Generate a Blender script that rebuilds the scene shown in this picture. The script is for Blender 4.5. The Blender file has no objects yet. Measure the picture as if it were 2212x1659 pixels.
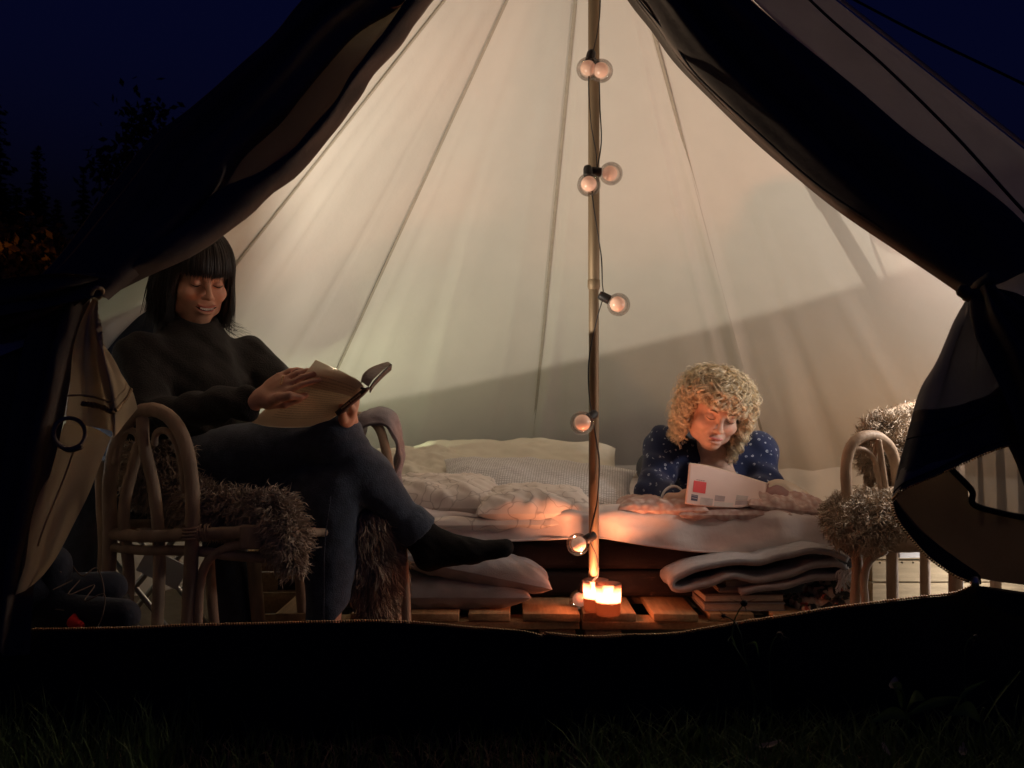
import bpy, math, random
import numpy as np
from mathutils import Vector, Matrix
random.seed(7); rng = np.random.default_rng(7)
R = math.radians
sc = bpy.context.scene
C = sc.collection
# ------------------------------------------------------------------ camera
FPX, CX, CY, PITCH, CAMZ = 2150.0, 1106.0, 829.5, math.atan(50.5/2150.0), 0.72
cam = bpy.data.cameras.new('camera'); cam.sensor_width = 36.0; cam.lens = 36.0*FPX/2212.0
cam.clip_start = 0.05; cam.clip_end = 600
cam.dof.use_dof = True; cam.dof.focus_distance = 2.35; cam.dof.aperture_fstop = 11.0
co = bpy.data.objects.new('camera', cam); C.objects.link(co)
co.location = (0, 0, CAMZ); co.rotation_euler = (R(90)+PITCH, 0, 0); sc.camera = co
# ------------------------------------------------------------------ sky and exposure (night)
w = bpy.data.worlds.new('World'); sc.world = w; w.use_nodes = True
nt = w.node_tree; nt.nodes.clear()
sky = nt.nodes.new('ShaderNodeTexSky'); sky.sky_type = 'NISHITA'; sky.sun_disc = False
sky.sun_elevation = R(-3.0); sky.sun_rotation = R(150)
tint = nt.nodes.new('ShaderNodeMix'); tint.data_type = 'RGBA'; tint.blend_type = 'MULTIPLY'; tint.inputs[0].default_value = 1.0
tint.inputs[7].default_value = (0.10, 0.16, 1.0, 1)
bg = nt.nodes.new('ShaderNodeBackground'); bg.inputs[1].default_value = 0.19
wo = nt.nodes.new('ShaderNodeOutputWorld')
nt.links.new(sky.outputs[0], tint.inputs[6]); nt.links.new(tint.outputs[2], bg.inputs[0]); nt.links.new(bg.outputs[0], wo.inputs[0])
sc.view_settings.view_transform = 'Standard'; sc.view_settings.look = 'None'
sc.view_settings.gamma = 1.0; sc.view_settings.exposure = 0.14; sc.view_settings.use_curve_mapping = False
sc.render.engine = 'CYCLES'
sc.cycles.max_bounces = 7; sc.cycles.diffuse_bounces = 4; sc.cycles.glossy_bounces = 3
sc.cycles.transmission_bounces = 6; sc.cycles.transparent_max_bounces = 8
sc.cycles.caustics_reflective = False; sc.cycles.caustics_refractive = False
sc.cycles.sample_clamp_indirect = 4.0
sc.cycles.use_denoising = True

def P(x, y, d):
    """point at depth d (metres along +Y) on the sight line of one spot of the 2212x1659 view; used only to survey positions"""
    a = (x-CX)/FPX; b = (CY-y)/FPX
    c, s = math.cos(PITCH), math.sin(PITCH)
    dy = c - b*s; dz = s + b*c
    k = d/dy
    return np.array([a*k, d, CAMZ+dz*k])
def S(v):
    v = v/255.0
    return v/12.92 if v <= .04045 else ((v+.055)/1.055)**2.4
def rgb(r, g, b): return (S(r), S(g), S(b))

# ------------------------------------------------------------------ materials
MATS = {}
def mat(name, col, rough=.8, var=.12, scale=30., bump=.0, bscale=120., metallic=0., transl=0., emis=None, estr=0.,
        sheen=0., coat=0., spec=.3, coord='Object', stretch=(1,1,1), attr=None):
    if name in MATS: return MATS[name]
    m = bpy.data.materials.new(name); m.use_nodes = True; n = m.node_tree; n.nodes.clear(); L = n.links.new
    out = n.nodes.new('ShaderNodeOutputMaterial')
    bs = n.nodes.new('ShaderNodeBsdfPrincipled')
    bs.inputs['Roughness'].default_value = rough; bs.inputs['Metallic'].default_value = metallic
    bs.inputs['Specular IOR Level'].default_value = spec
    bs.inputs['Sheen Weight'].default_value = sheen; bs.inputs['Coat Weight'].default_value = coat
    tc = n.nodes.new('ShaderNodeTexCoord'); mp = n.nodes.new('ShaderNodeMapping'); mp.inputs['Scale'].default_value = stretch
    L(tc.outputs[coord], mp.inputs[0])
    no = n.nodes.new('ShaderNodeTexNoise'); no.inputs['Scale'].default_value = scale; no.inputs['Detail'].default_value = 6
    L(mp.outputs[0], no.inputs['Vector'])
    mr = n.nodes.new('ShaderNodeMapRange'); mr.inputs[1].default_value = .3; mr.inputs[2].default_value = .7
    mr.inputs[3].default_value = 1-var; mr.inputs[4].default_value = 1+var; L(no.outputs[0], mr.inputs[0])
    mx = n.nodes.new('ShaderNodeVectorMath'); mx.operation = 'SCALE'
    if attr:
        at = n.nodes.new('ShaderNodeAttribute'); at.attribute_name = attr; L(at.outputs[0], mx.inputs[0])
    else: mx.inputs[0].default_value = col[:3]
    L(mr.outputs[0], mx.inputs[3]); L(mx.outputs[0], bs.inputs['Base Color'])
    if bump > 0:
        n2 = n.nodes.new('ShaderNodeTexNoise'); n2.inputs['Scale'].default_value = bscale; n2.inputs['Detail'].default_value = 4
        L(mp.outputs[0], n2.inputs['Vector'])
        b = n.nodes.new('ShaderNodeBump'); b.inputs['Strength'].default_value = bump; b.inputs['Distance'].default_value = .004
        L(n2.outputs[0], b.inputs['Height']); L(b.outputs[0], bs.inputs['Normal'])
    if emis: bs.inputs['Emission Color'].default_value = (*emis, 1); bs.inputs['Emission Strength'].default_value = estr
    sh = bs.outputs[0]
    if transl > 0:
        tr = n.nodes.new('ShaderNodeBsdfTranslucent'); ms = n.nodes.new('ShaderNodeMixShader'); ms.inputs[0].default_value = transl
        L(mx.outputs[0], tr.inputs[0]); L(bs.outputs[0], ms.inputs[1]); L(tr.outputs[0], ms.inputs[2]); sh = ms.outputs[0]
    L(sh, out.inputs[0]); MATS[name] = m; m['bsdf'] = bs.name
    return m
def weave(m, freq=900., strength=.25):
    """fine thread relief"""
    n = m.node_tree; L = n.links.new; bs = n.nodes[m['bsdf']]
    tc = n.nodes.new('ShaderNodeTexCoord'); w1 = n.nodes.new('ShaderNodeTexWave'); w1.inputs['Scale'].default_value = freq/6.28
    w1.inputs['Distortion'].default_value = 1.; L(tc.outputs['Object'], w1.inputs[0])
    b = n.nodes.new('ShaderNodeBump'); b.inputs['Strength'].default_value = strength; b.inputs['Distance'].default_value = .001
    L(w1.outputs[1], b.inputs['Height'])
    for l in list(n.links):
        if l.to_socket == bs.inputs['Normal']: L(l.from_socket, b.inputs['Normal'])
    L(b.outputs[0], bs.inputs['Normal']); return m
M_canvas = mat('canvas', (.75,.70,.63), .95, .018, 9, .25, 40, transl=.10, spec=.1)
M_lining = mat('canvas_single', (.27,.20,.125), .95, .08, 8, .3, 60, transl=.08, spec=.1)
M_flap = mat('canvas_shaded', (.135,.100,.078), .9, .15, 7, .3, 60, spec=.15)  # same canvas; the unlit outer side is put into this dark colour
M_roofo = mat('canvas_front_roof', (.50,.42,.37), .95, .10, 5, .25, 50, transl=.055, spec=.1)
M_seam = mat('seam_tape', (.42,.37,.30), .95, .08, 60, .2, 300, spec=.1)
M_seamd = mat('dark_seam_tape', (.05,.045,.045), .9, .1, 60, .2, 300, spec=.1)
M_trimshade = mat('black_trim_shade', (.022,.020,.021), .75, .2, 12, .3, 90, spec=.12)  # black trim; on the tan sill canvas this black stands for shade
M_brass = mat('brass', (.38,.25,.13), .5, .25, 200, metallic=1.)
M_steel = mat('steel', (.55,.53,.52), .28, .1, 60, metallic=1.)
M_pole = mat('pole_metal', (.20,.14,.085), .6, .15, 40, metallic=.5, stretch=(1,1,.1))
M_rattan = mat('rattan', (.36,.255,.175), .62, .28, 26, .5, 90, stretch=(1,1,.35), spec=.3)
M_pine = mat('pine_wood', (.38,.235,.12), .7, .22, 16, .3, 120, stretch=(6,.6,6))
M_crate = mat('pale_wood', (.52,.42,.28), .75, .18, 14, .3, 120, stretch=(.7,6,6))
M_fur = mat('sheep_fur', (.44,.345,.25), .9, .35, 25, sheen=.4)
M_furb = mat('sheep_hide', (.20,.155,.11), .95, .3, 30)
M_black = mat('black_fabric', (.014,.011,.011), .92, .15, 30, .3, 300)
M_sheet = mat('cotton_sheet', (.68,.60,.57), .92, .05, 12, .3, 60, spec=.1)
M_pillow = mat('pillow_cotton', (.66,.62,.52), .92, .04, 10, .25, 50, spec=.1)
M_greyc = mat('grey_cushion', (.27,.265,.285), .95, .08, 30, .4, 400, sheen=.2)
M_wool = mat('grey_wool', (.33,.315,.325), .95, .12, 60, .6, 500, sheen=.3)
M_throw = mat('mauve_wool', (.30,.265,.28), .95, .14, 50, .6, 400, sheen=.3)
M_rubber = mat('black_rubber', (.015,.013,.013), .5, .1, 50)
M_paper = mat('paper', (.78,.66,.52), .85, .05, 20, transl=.40, spec=.15)
M_cover = mat('book_cover', (.05,.03,.025), .5, .1, 40, spec=.4)
M_ground = mat('soil', (.055,.042,.026), .95, .4, 14, .6, 60)
M_hairb = mat('black_hair', (.018,.013,.011), .42, .3, 60, spec=.5)
M_hairy = mat('blond_hair', (.80,.69,.50), .45, .35, 80, spec=.5, transl=.1)
M_sweater = weave(mat('dark_knit', (.0115,.0085,.0072), .95, .3, 90, .8, 260, sheen=.12), 1500, .5)
M_denim = weave(mat('denim', (.050,.064,.094), .9, .28, 45, .5, 300, sheen=.2), 2200, .4)
M_sock = mat('black_sock', (.010,.009,.009), .95, .2, 200, .5, 600)
M_jacket = mat('navy_jacket', (.018,.022,.035), .8, .2, 30, .4, 90, sheen=.1)
M_white = mat('white_cotton', (.7,.7,.72), .9, .03, 30)
M_teeth = mat('teeth', (.75,.72,.66), .3, .02, 30, spec=.5)
M_lash = mat('lash', (.012,.008,.007), .7, .1, 30)
M_gold = mat('gold', (.8,.55,.25), .25, .05, 30, metallic=1.)
def skin_mat(name, k):
    m = mat(name, (.5,.3,.2), .50, .06, 70, .12, 500, spec=.4, attr='tone')
    bs = m.node_tree.nodes[m['bsdf']]
    bs.inputs['Subsurface Weight'].default_value = .12; bs.inputs['Subsurface Radius'].default_value = (1,.35,.2); bs.inputs['Subsurface Scale'].default_value = .006
    return m
M_skinA = skin_mat('skin_tan', 1.); M_skinB = skin_mat('skin_fair', 1.)

# ------------------------------------------------------------------ object helpers
def tag(o, label=None, cat=None, group=None, kind=None):
    if label: o['label'] = label
    if cat: o['category'] = cat
    if group: o['group'] = group
    if kind: o['kind'] = kind
    return o
def empty(name, loc, label, cat, group=None):
    o = bpy.data.objects.new(name, None); C.objects.link(o); o.location = tuple(loc); o.empty_display_size = .05
    return tag(o, label, cat, group)
def link(name, me, m, parent=None):
    o = bpy.data.objects.new(name, me); C.objects.link(o)
    if m is not None: me.materials.append(m)
    if parent is not None:
        o.parent = parent
        q = Vector((0,0,0)); p = parent if parent.type == 'EMPTY' else None
        while p is not None: q += p.location; p = p.parent
        o.matrix_parent_inverse = Matrix.Translation(-q)
    return o
def rawmesh(name, v, f, smooth=True, uv=None):
    v = np.asarray(v, dtype=np.float32)
    me = bpy.data.meshes.new(name)
    if isinstance(f, np.ndarray):
        k = f.shape[1]; me.vertices.add(len(v)); me.vertices.foreach_set('co', v.ravel())
        me.loops.add(f.size); me.loops.foreach_set('vertex_index', f.astype(np.int32).ravel())
        me.polygons.add(len(f)); me.polygons.foreach_set('loop_start', np.arange(0, f.size, k, dtype=np.int32))
        me.polygons.foreach_set('loop_total', np.full(len(f), k, dtype=np.int32)); me.update(calc_edges=True)
        if uv is not None:
            l = me.uv_layers.new(name='UVMap'); l.data.foreach_set('uv', np.asarray(uv, dtype=np.float32)[f.ravel()].ravel())
    else:
        me.from_pydata([tuple(map(float, p)) for p in v], [], f); me.update()
    if smooth: me.polygons.foreach_set('use_smooth', np.ones(len(me.polygons), dtype=bool))
    return me
def cat_(pairs):
    vs, fs, k = [], [], 0
    for v, f in pairs:
        vs.append(np.asarray(v, float)); fs.append(np.asarray(f)+k); k += len(v)
    return np.concatenate(vs), np.concatenate(fs)
def crv(pts, n, closed=False):
    """Catmull-Rom resample by chord length"""
    p = np.asarray(pts, float)
    if closed: p = np.vstack([p[-1], p, p[0], p[1]])
    else: p = np.vstack([2*p[0]-p[1], p, 2*p[-1]-p[-2]])
    m = len(p)-3
    seg = np.linalg.norm(p[2:m+2]-p[1:m+1], axis=1)+1e-9; cum = np.concatenate([[0], np.cumsum(seg)])
    t = np.linspace(0, cum[-1], n+1 if closed else n)[:n]
    i = np.clip(np.searchsorted(cum, t, side='right')-1, 0, m-1); u = ((t-cum[i])/seg[i])[:, None]
    a, b, c, d = p[i], p[i+1], p[i+2], p[i+3]
    return .5*((2*b)+(-a+c)*u+(2*a-5*b+4*c-d)*u*u+(-a+3*b-3*c+d)*u**3)
def tubes(paths, rad, sides=3):
    """paths (N,K,3); rad (N,K) or (K,) -> verts, quads"""
    paths = np.asarray(paths, float); N, K, _ = paths.shape
    rad = np.broadcast_to(np.asarray(rad, float), (N, K))
    T = np.gradient(paths, axis=1); T /= np.linalg.norm(T, axis=2, keepdims=True)+1e-12
    ref = np.zeros((N, 3)); ax = np.abs(T[:, 0]).argmin(axis=1); ref[np.arange(N), ax] = 1
    Ns = np.zeros_like(paths); n = np.cross(T[:, 0], ref); n /= np.linalg.norm(n, axis=1, keepdims=True)+1e-12
    for k in range(K):
        n = n-(n*T[:, k]).sum(1, keepdims=True)*T[:, k]; n /= np.linalg.norm(n, axis=1, keepdims=True)+1e-12; Ns[:, k] = n
    B = np.cross(T, Ns)
    a = np.arange(sides)*2*np.pi/sides
    V = paths[:, :, None, :]+rad[:, :, None, None]*(Ns[:, :, None, :]*np.cos(a)[None, None, :, None]+B[:, :, None, :]*np.sin(a)[None, None, :, None])
    idx = np.arange(N*K*sides).reshape(N, K, sides)
    q = np.stack([idx[:, :-1, :], np.roll(idx[:, :-1, :], -1, 2), np.roll(idx[:, 1:, :], -1, 2), idx[:, 1:, :]], -1).reshape(-1, 4)
    return V.reshape(-1, 3), q
def ribbons(paths, rad, seed=0):
    paths = np.asarray(paths, float); N, K, _ = paths.shape; rad = np.broadcast_to(np.asarray(rad, float), (N, K))
    T = np.gradient(paths, axis=1); g = np.random.default_rng(seed+5); r0 = g.normal(0, 1, (N, 1, 3)); B = np.cross(T, r0+0*T); B /= np.linalg.norm(B, axis=2, keepdims=True)+1e-12
    V = np.stack([paths-B*rad[..., None], paths+B*rad[..., None]], 2); i = np.arange(N*K*2).reshape(N, K, 2)
    return V.reshape(-1, 3), np.stack([i[:, :-1, 0], i[:, :-1, 1], i[:, 1:, 1], i[:, 1:, 0]], -1).reshape(-1, 4)
def tube(name, pts, r, m, parent=None, n=24, sides=10, closed=False, wob=0.):
    p = crv(pts, n, closed)
    if closed: p = np.vstack([p, p[:1]])
    r = np.interp(np.linspace(0, 1, len(p)), np.linspace(0, 1, len(r)), r) if hasattr(r, '__len__') else np.full(len(p), r)
    if wob: r = r*(1+wob*np.sin(np.arange(len(p))*1.7+pts[0][0]*50))
    v, f = tubes(p[None], r[None], sides)
    if not closed:      # rounded caps
        caps = []
        for e, (c, s) in enumerate(((p[0], p[0]-p[1]), (p[-1], p[-1]-p[-2]))):
            s = s/(np.linalg.norm(s)+1e-9); ring = np.arange(sides)+(0 if e == 0 else (len(p)-1)*sides)
            k = len(v); inner = c+(v[ring]-c)*.6+s*r[0 if e == 0 else -1]*.5
            v = np.vstack([v, inner, c[None]+s*r[0 if e == 0 else -1]*.6])
            ii = np.arange(sides)+k; nx = np.roll
            a = np.stack([ring, nx(ring, -1), nx(ii, -1), ii], 1)
            b = np.stack([ii, nx(ii, -1), np.full(sides, k+sides), np.full(sides, k+sides)], 1)
            if e == 0: a = a[:, ::-1]
            caps += [a]; f = np.vstack([f, a]); caps = caps
            f = np.vstack([f, np.stack([ii[::2], ii[1::2], np.full(sides//2, k+sides), nx(ii, 1)[::2]], 1)]) if sides % 2 == 0 else f
    return link(name, rawmesh(name, v, f), m, parent)
def sheet(name, curves, nu, nv, m, parent=None, fn=None, thick=0., closed=False):
    """loft: list of 3D polylines -> nu points along, nv across"""
    cs = np.array([crv(c, nu) for c in curves])
    g = np.array([crv(cs[:, i], nv) for i in range(nu)])          # nu,nv,3
    if fn is not None:
        U, W = np.meshgrid(np.linspace(0, 1, nu), np.linspace(0, 1, nv), indexing='ij')
        dx = np.gradient(g, axis=0); dy = np.gradient(g, axis=1); nn = np.cross(dx, dy); nn /= np.linalg.norm(nn, axis=2, keepdims=True)+1e-12
        g = g+nn*fn(U, W, g)[:, :, None]
    idx = np.arange(nu*nv).reshape(nu, nv)
    f = np.stack([idx[:-1, :-1], idx[1:, :-1], idx[1:, 1:], idx[:-1, 1:]], -1).reshape(-1, 4)
    U, W = np.meshgrid(np.linspace(0, 1, nu), np.linspace(0, 1, nv), indexing='ij')
    me = rawmesh(name, g.reshape(-1, 3), f, uv=np.stack([W.ravel(), U.ravel()], 1))
    o = link(name, me, m, parent)
    if thick:
        md = o.modifiers.new('solid', 'SOLIDIFY'); md.thickness = thick; md.offset = 0
    o['g'] = 0; del o['g']
    return o, g
def VP(pts): return np.array([P(*p) for p in pts])
def box_vf(c, sz, rz=0., jit=0., rx=0., ry=0.):
    c = np.asarray(c, float); h = np.asarray(sz, float)/2
    v = np.array([[x, y, z] for x in (-1, 1) for y in (-1, 1) for z in (-1, 1)], float)*h
    if jit: v += rng.uniform(-jit, jit, v.shape)
    Mx = np.array((Matrix.Rotation(rz, 3, 'Z')@Matrix.Rotation(ry, 3, 'Y')@Matrix.Rotation(rx, 3, 'X')))
    v = v@Mx.T+c
    f = np.array([[0,1,3,2],[4,6,7,5],[0,4,5,1],[2,3,7,6],[0,2,6,4],[1,5,7,3]])
    return v, f
def box(name, c, sz, m, parent=None, rz=0., bevel=.003, jit=0., rx=0., ry=0.):
    v, f = box_vf(c, sz, rz, jit, rx, ry)
    o = link(name, rawmesh(name, v, f, smooth=False), m, parent)
    if bevel:
        b = o.modifiers.new('bevel', 'BEVEL'); b.width = bevel; b.segments = 2
    return o
def lathe(name, prof, c, m, parent=None, n=28, ax=None, sx=1., sy=1.):
    prof = np.asarray(prof, float); a = np.arange(n)*2*np.pi/n
    v = np.stack([prof[:, None, 0]*np.cos(a)*sx, prof[:, None, 0]*np.sin(a)*sy, np.repeat(prof[:, 1:2], n, 1)], -1).reshape(-1, 3)
    if ax is not None:
        q = np.array(Vector((0,0,1)).rotation_difference(Vector(ax)).to_matrix()); v = v@q.T
    v = v+np.asarray(c, float); K = len(prof)
    idx = np.arange(K*n).reshape(K, n)
    f = np.stack([idx[:-1], np.roll(idx[:-1], -1, 1), np.roll(idx[1:], -1, 1), idx[1:]], -1).reshape(-1, 4)
    return link(name, rawmesh(name, v, f), m, parent)
def sph_prof(r, n=14, z0=-1., z1=1.):
    t = np.linspace(math.asin(z0), math.asin(z1), n); return np.stack([np.maximum(r*np.cos(t), 1e-5), r*np.sin(t)], 1)
def noise3(p, f=1., seed=0.):
    p = np.asarray(p)*f; x, y, z = p[..., 0], p[..., 1], p[..., 2]; s = seed
    return (np.sin(x*1.7+y*2.3+s+1.3*np.sin(z*1.9+s))+np.sin(y*3.1-z*2.7+s*2+1.1*np.sin(x*2.3))+np.sin(z*3.7+x*2.9+s*3+.9*np.sin(y*3.3)))/3.

# ------------------------------------------------------------------ implicit bodies -> one continuous surface
def surface_nets(sdf, lo, hi, h):
    lo = np.asarray(lo, float); hi = np.asarray(hi, float); B = 8
    nb = np.ceil((hi-lo)/(h*B)).astype(int)+1; n = nb*B
    bc = np.stack(np.meshgrid(*[lo[i]+(np.arange(nb[i])*B+(B-1)/2)*h for i in range(3)], indexing='ij'), -1)
    d = sdf(bc.reshape(-1, 3)).reshape(nb)
    act = np.abs(d) < B*h*.87*1.35+3*h
    A = np.where(d > 0, 1., -1.).astype(np.float32)
    G = np.repeat(np.repeat(np.repeat(A, B, 0), B, 1), B, 2)
    bi = np.argwhere(act); off = np.stack(np.meshgrid(*[np.arange(B)]*3, indexing='ij'), -1).reshape(-1, 3)
    pi = (bi[:, None, :]*B+off[None]).reshape(-1, 3)
    vals = np.empty(len(pi), np.float32)
    for s in range(0, len(pi), 400000): vals[s:s+400000] = sdf(lo+pi[s:s+400000]*h)
    G[pi[:, 0], pi[:, 1], pi[:, 2]] = vals
    sg = G < 0
    c8 = [(a, b, c) for a in (0, 1) for b in (0, 1) for c in (0, 1)]
    cnt = sum(sg[a:n[0]-1+a, b:n[1]-1+b, c:n[2]-1+c].astype(np.int8) for a, b, c in c8)
    cells = np.argwhere((cnt > 0) & (cnt < 8))
    cid = np.full(n-1, -1, np.int32); cid[cells[:, 0], cells[:, 1], cells[:, 2]] = np.arange(len(cells))
    acc = np.zeros((len(cells), 3)); k = np.zeros(len(cells))
    for a in c8:
        for ax in range(3):
            if a[ax]: continue
            b = list(a); b[ax] = 1
            va = G[cells[:, 0]+a[0], cells[:, 1]+a[1], cells[:, 2]+a[2]]; vb = G[cells[:, 0]+b[0], cells[:, 1]+b[1], cells[:, 2]+b[2]]
            x = (va < 0) != (vb < 0); t = np.where(x, va/(va-vb+1e-12), 0)
            pt = np.array(a, float)[None]+np.zeros((len(cells), 3)); pt[:, ax] += t
            acc += pt*x[:, None]; k += x
    V = lo+(cells+acc/np.maximum(k, 1)[:, None])*h
    F = []
    for ax in range(3):
        a1, a2 = (ax+1) % 3, (ax+2) % 3
        s0 = [slice(None)]*3; s1 = [slice(None)]*3; s0[ax] = slice(0, -1); s1[ax] = slice(1, None)
        e = sg[tuple(s0)] != sg[tuple(s1)]; E = np.argwhere(e)
        E = E[(E[:, a1] > 0) & (E[:, a2] > 0) & (E[:, a1] < n[a1]-1) & (E[:, a2] < n[a2]-1)]
        def g(o1, o2):
            q = E.copy(); q[:, a1] -= o1; q[:, a2] -= o2; return cid[q[:, 0], q[:, 1], q[:, 2]]
        q = np.stack([g(1, 1), g(0, 1), g(0, 0), g(1, 0)], 1)
        fl = sg[E[:, 0], E[:, 1], E[:, 2]]; q[~fl] = q[~fl][:, ::-1]; F.append(q)
    F = np.concatenate(F); F = F[(F >= 0).all(1)]
    return V, F
def smin(a, b, k):
    h = np.maximum(k-np.abs(a-b), 0)/k; return np.minimum(a, b)-h*h*k*.25
def smax(a, b, k): return -smin(-a, -b, k)
def sd_cap(p, a, b, r1, r2):
    a = np.asarray(a, float); b = np.asarray(b, float); ba = b-a
    t = np.clip(((p-a)@ba)/(ba@ba+1e-12), 0, 1)
    return np.linalg.norm(p-a-t[:, None]*ba, axis=1)-(r1+(r2-r1)*t)
def sd_ell(p, c, r, Rm=None):
    q = p-np.asarray(c, float)
    if Rm is not None: q = q@Rm
    r = np.asarray(r, float); k0 = np.linalg.norm(q/r, axis=1); k1 = np.linalg.norm(q/r**2, axis=1)+1e-9
    return k0*(k0-1)/k1
def chain(p, pts, rs, k=.02):
    d = None
    for i in range(len(pts)-1):
        e = sd_cap(p, pts[i], pts[i+1], rs[i], rs[i+1]); d = e if d is None else smin(d, e, k)
    return d
def head_rot(pitch, yaw, roll):
    """local frame: face looks to -Y, x = image right, z up.  pitch>0 nods down, yaw>0 turns to image right, roll>0 tips head top to image left->right"""
    return np.array(Matrix.Rotation(R(roll), 3, 'Y')@Matrix.Rotation(R(yaw), 3, 'Z')@Matrix.Rotation(R(pitch), 3, 'X'))
def head_sdf(q, smile=0., wide=1.):
    k = .014
    d = sd_ell(q, (0,.012,.032), (.076*wide,.096,.088))
    d = smin(d, sd_ell(q, (0,-.022,-.045), (.062*wide,.064,.068)), .03)
    d = smin(d, sd_ell(q, (0,-.060,-.098), (.026,.022,.018)), .028)
    d = smin(d, sd_ell(q, (0,-.070,.035), (.052,.018,.030)), .02)
    for s in (-1, 1):
        d = smin(d, sd_ell(q, (s*.040*wide,-.058,-.034+smile*.004), (.025,.024+smile*.004,.021)), .022)
        d = smin(d, sd_cap(q, (s*.012,-.088,.018), (s*.042,-.078,.021), .007, .006), .012)
        d = smax(d, -sd_ell(q, (s*.031,-.101,.000), (.016,.015,.011)), .012)
        d = smin(d, sd_ell(q, (s*.031,-.0765,-.001), (.0155,.0135,.0125)), .004)
        d = smin(d, sd_ell(q, (s*.079*wide,.012,-.012), (.007,.017,.030)), .006)
        d = smin(d, sd_cap(q, (s*.045*wide,-.030,-.078), (s*.066*wide,.0,-.045), .018, .014), .02)
    d = smin(d, sd_cap(q, (0,-.086,.008), (0,-.108,-.030), .0068, .0090), .012)
    d = smin(d, sd_ell(q, (0,-.109,-.034), (.0105,.0095,.0090)), .008)
    for s in (-1, 1):
        d = smin(d, sd_ell(q, (s*.0125,-.099,-.037), (.0075,.009,.0065)), .006)
        d = smax(d, -sd_ell(q, (s*.006,-.106,-.0435), (.0034,.0045,.003)), .003)
    d = smin(d, sd_ell(q, (0,-.077,-.066), (.030,.020,.021)), .012)
    mw = .024+smile*.006
    lq = q.copy(); lq[:, 2] -= smile*10.*q[:, 0]**2; lq[:, 1] -= smile*3.*q[:, 0]**2
    up = sd_ell(lq, (0,-.0978,-.0625), (mw,.0072,.0046)); lo = sd_ell(lq, (0,-.0965,-.0755-.002*smile), (mw*.85,.0088,.0062))
    d = smin(d, up, .007); d = smin(d, lo, .007)
    cu = lq
    d = smax(d, -sd_ell(cu, (0,-.104,-.0688), (mw*1.05,.010,.0012+smile*.0032)), .003)
    if smile:
        for s in (-1, 1):
            a = np.array((s*.020,-.098,-.036)); b = np.array((s*.040,-.078,-.066))
            d = smax(d, -sd_cap(q, a, b, .0018, .0026), .008)
    return d
def tone_fn(q, base, lips, smile=0.):
    """intrinsic skin colours in head space"""
    base = np.array(base); t = np.tile(base, (len(q), 1))
    def mixin(wt, col): 
        wt = np.clip(wt, 0, 1)[:, None]; return t*(1-wt)+np.array(col)*wt
    near = (np.abs(q) < .16).all(1)
    mw = .024+smile*.006; lq = q.copy(); lq[:, 2] -= smile*10.*q[:, 0]**2; lq[:, 1] -= smile*3.*q[:, 0]**2
    lip = np.minimum(sd_ell(lq, (0,-.0978,-.0625), (mw,.0072,.0046)), sd_ell(lq, (0,-.0958,-.0750), (mw*.82,.0074,.0054)))
    t = mixin((.0010-lip)/.0016*near, lips)
    for s in (-1, 1):
        t = mixin(.30*np.exp(-(((q[:, 0]-s*.042)/.02)**2+((q[:, 2]+.035)/.016)**2))*near*(q[:, 1] < 0), base*np.array((1.05,.72,.66)))
        t = mixin(.35*np.exp(-(((q[:, 0]-s*.031)/.017)**2+((q[:, 2]-.0)/.012)**2))*near*(q[:, 1] < -.03), base*np.array((.75,.62,.60)))
    return t
def set_tone(me, cols):
    a = me.color_attributes.new('tone', 'FLOAT_COLOR', 'POINT')
    a.data.foreach_set('color', np.hstack([cols, np.ones((len(cols), 1))]).astype(np.float32).ravel())
def hand_sdf(p, wrist, palmdir, back, thumbside, fingers, size=1., curl=(.3,.5,.4), spread=.10, thumb=(.6,.5)):
    """palm + four fingers + thumb. palmdir: wrist->fingers, back: out of the back of the hand, thumbside: toward thumb"""
    a = np.asarray(palmdir, float); a /= np.linalg.norm(a)
    n = np.asarray(back, float); n -= (n@a)*a; n /= np.linalg.norm(n)
    t = np.cross(a, n); 
    if t@np.asarray(thumbside, float) < 0: t = -t
    w = np.asarray(wrist, float); s = size
    d = sd_cap(p, w-a*.03*s, w+a*.01*s, .024*s, .024*s)
    pm = np.stack([a, t, n], 1)
    d = smin(d, sd_ell(p, w+a*.050*s, (.048*s,.038*s,.015*s), pm), .015)
    L = [(.040,.025,.019),(.045,.028,.020),(.041,.026,.019),(.032,.020,.017)]
    for i in range(4):
        off = (.030-.020*i)*s; kn = w+a*(.083-.004*abs(i-1.2))*s+t*off+n*.002
        ang = 0.; q = kn; dirn = a+t*spread*(1.5-i)*.6; dirn /= np.linalg.norm(dirn)
        cu = fingers[i] if fingers else curl; r = (.0088 if i < 3 else .0076)*s
        b = w+a*.045*s+t*off*.8
        d = smin(d, sd_cap(p, b, kn, .010*s, r*1.08), .008)
        for j in range(3):
            ang += cu[j]; v = dirn*math.cos(ang)-n*math.sin(ang); e = q+v*L[i][j]*s
            d = smin(d, sd_cap(p, q, e, r, r*.92), .003); q = e; r *= .92
    tb = w+a*.022*s+t*.026*s-n*.006*s
    v1 = a*math.cos(thumb[0])+t*math.sin(thumb[0])-n*.25; v1 /= np.linalg.norm(v1); k1 = tb+v1*.040*s
    v2 = a*math.cos(thumb[1])+t*math.sin(thumb[1])-n*.2; v2 /= np.linalg.norm(v2); k2 = k1+v2*.032*s
    v3 = a*math.cos(thumb[1]-.2)+t*math.sin(thumb[1]-.2)-n*.25; v3 /= np.linalg.norm(v3); k3 = k2+v3*.024*s
    d = smin(d, sd_cap(p, tb, k1, .014*s, .0115*s), .012); d = smin(d, sd_cap(p, k1, k2, .0108*s, .0098*s), .004)
    return smin(d, sd_cap(p, k2, k3, .0098*s, .0085*s), .003)
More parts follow.
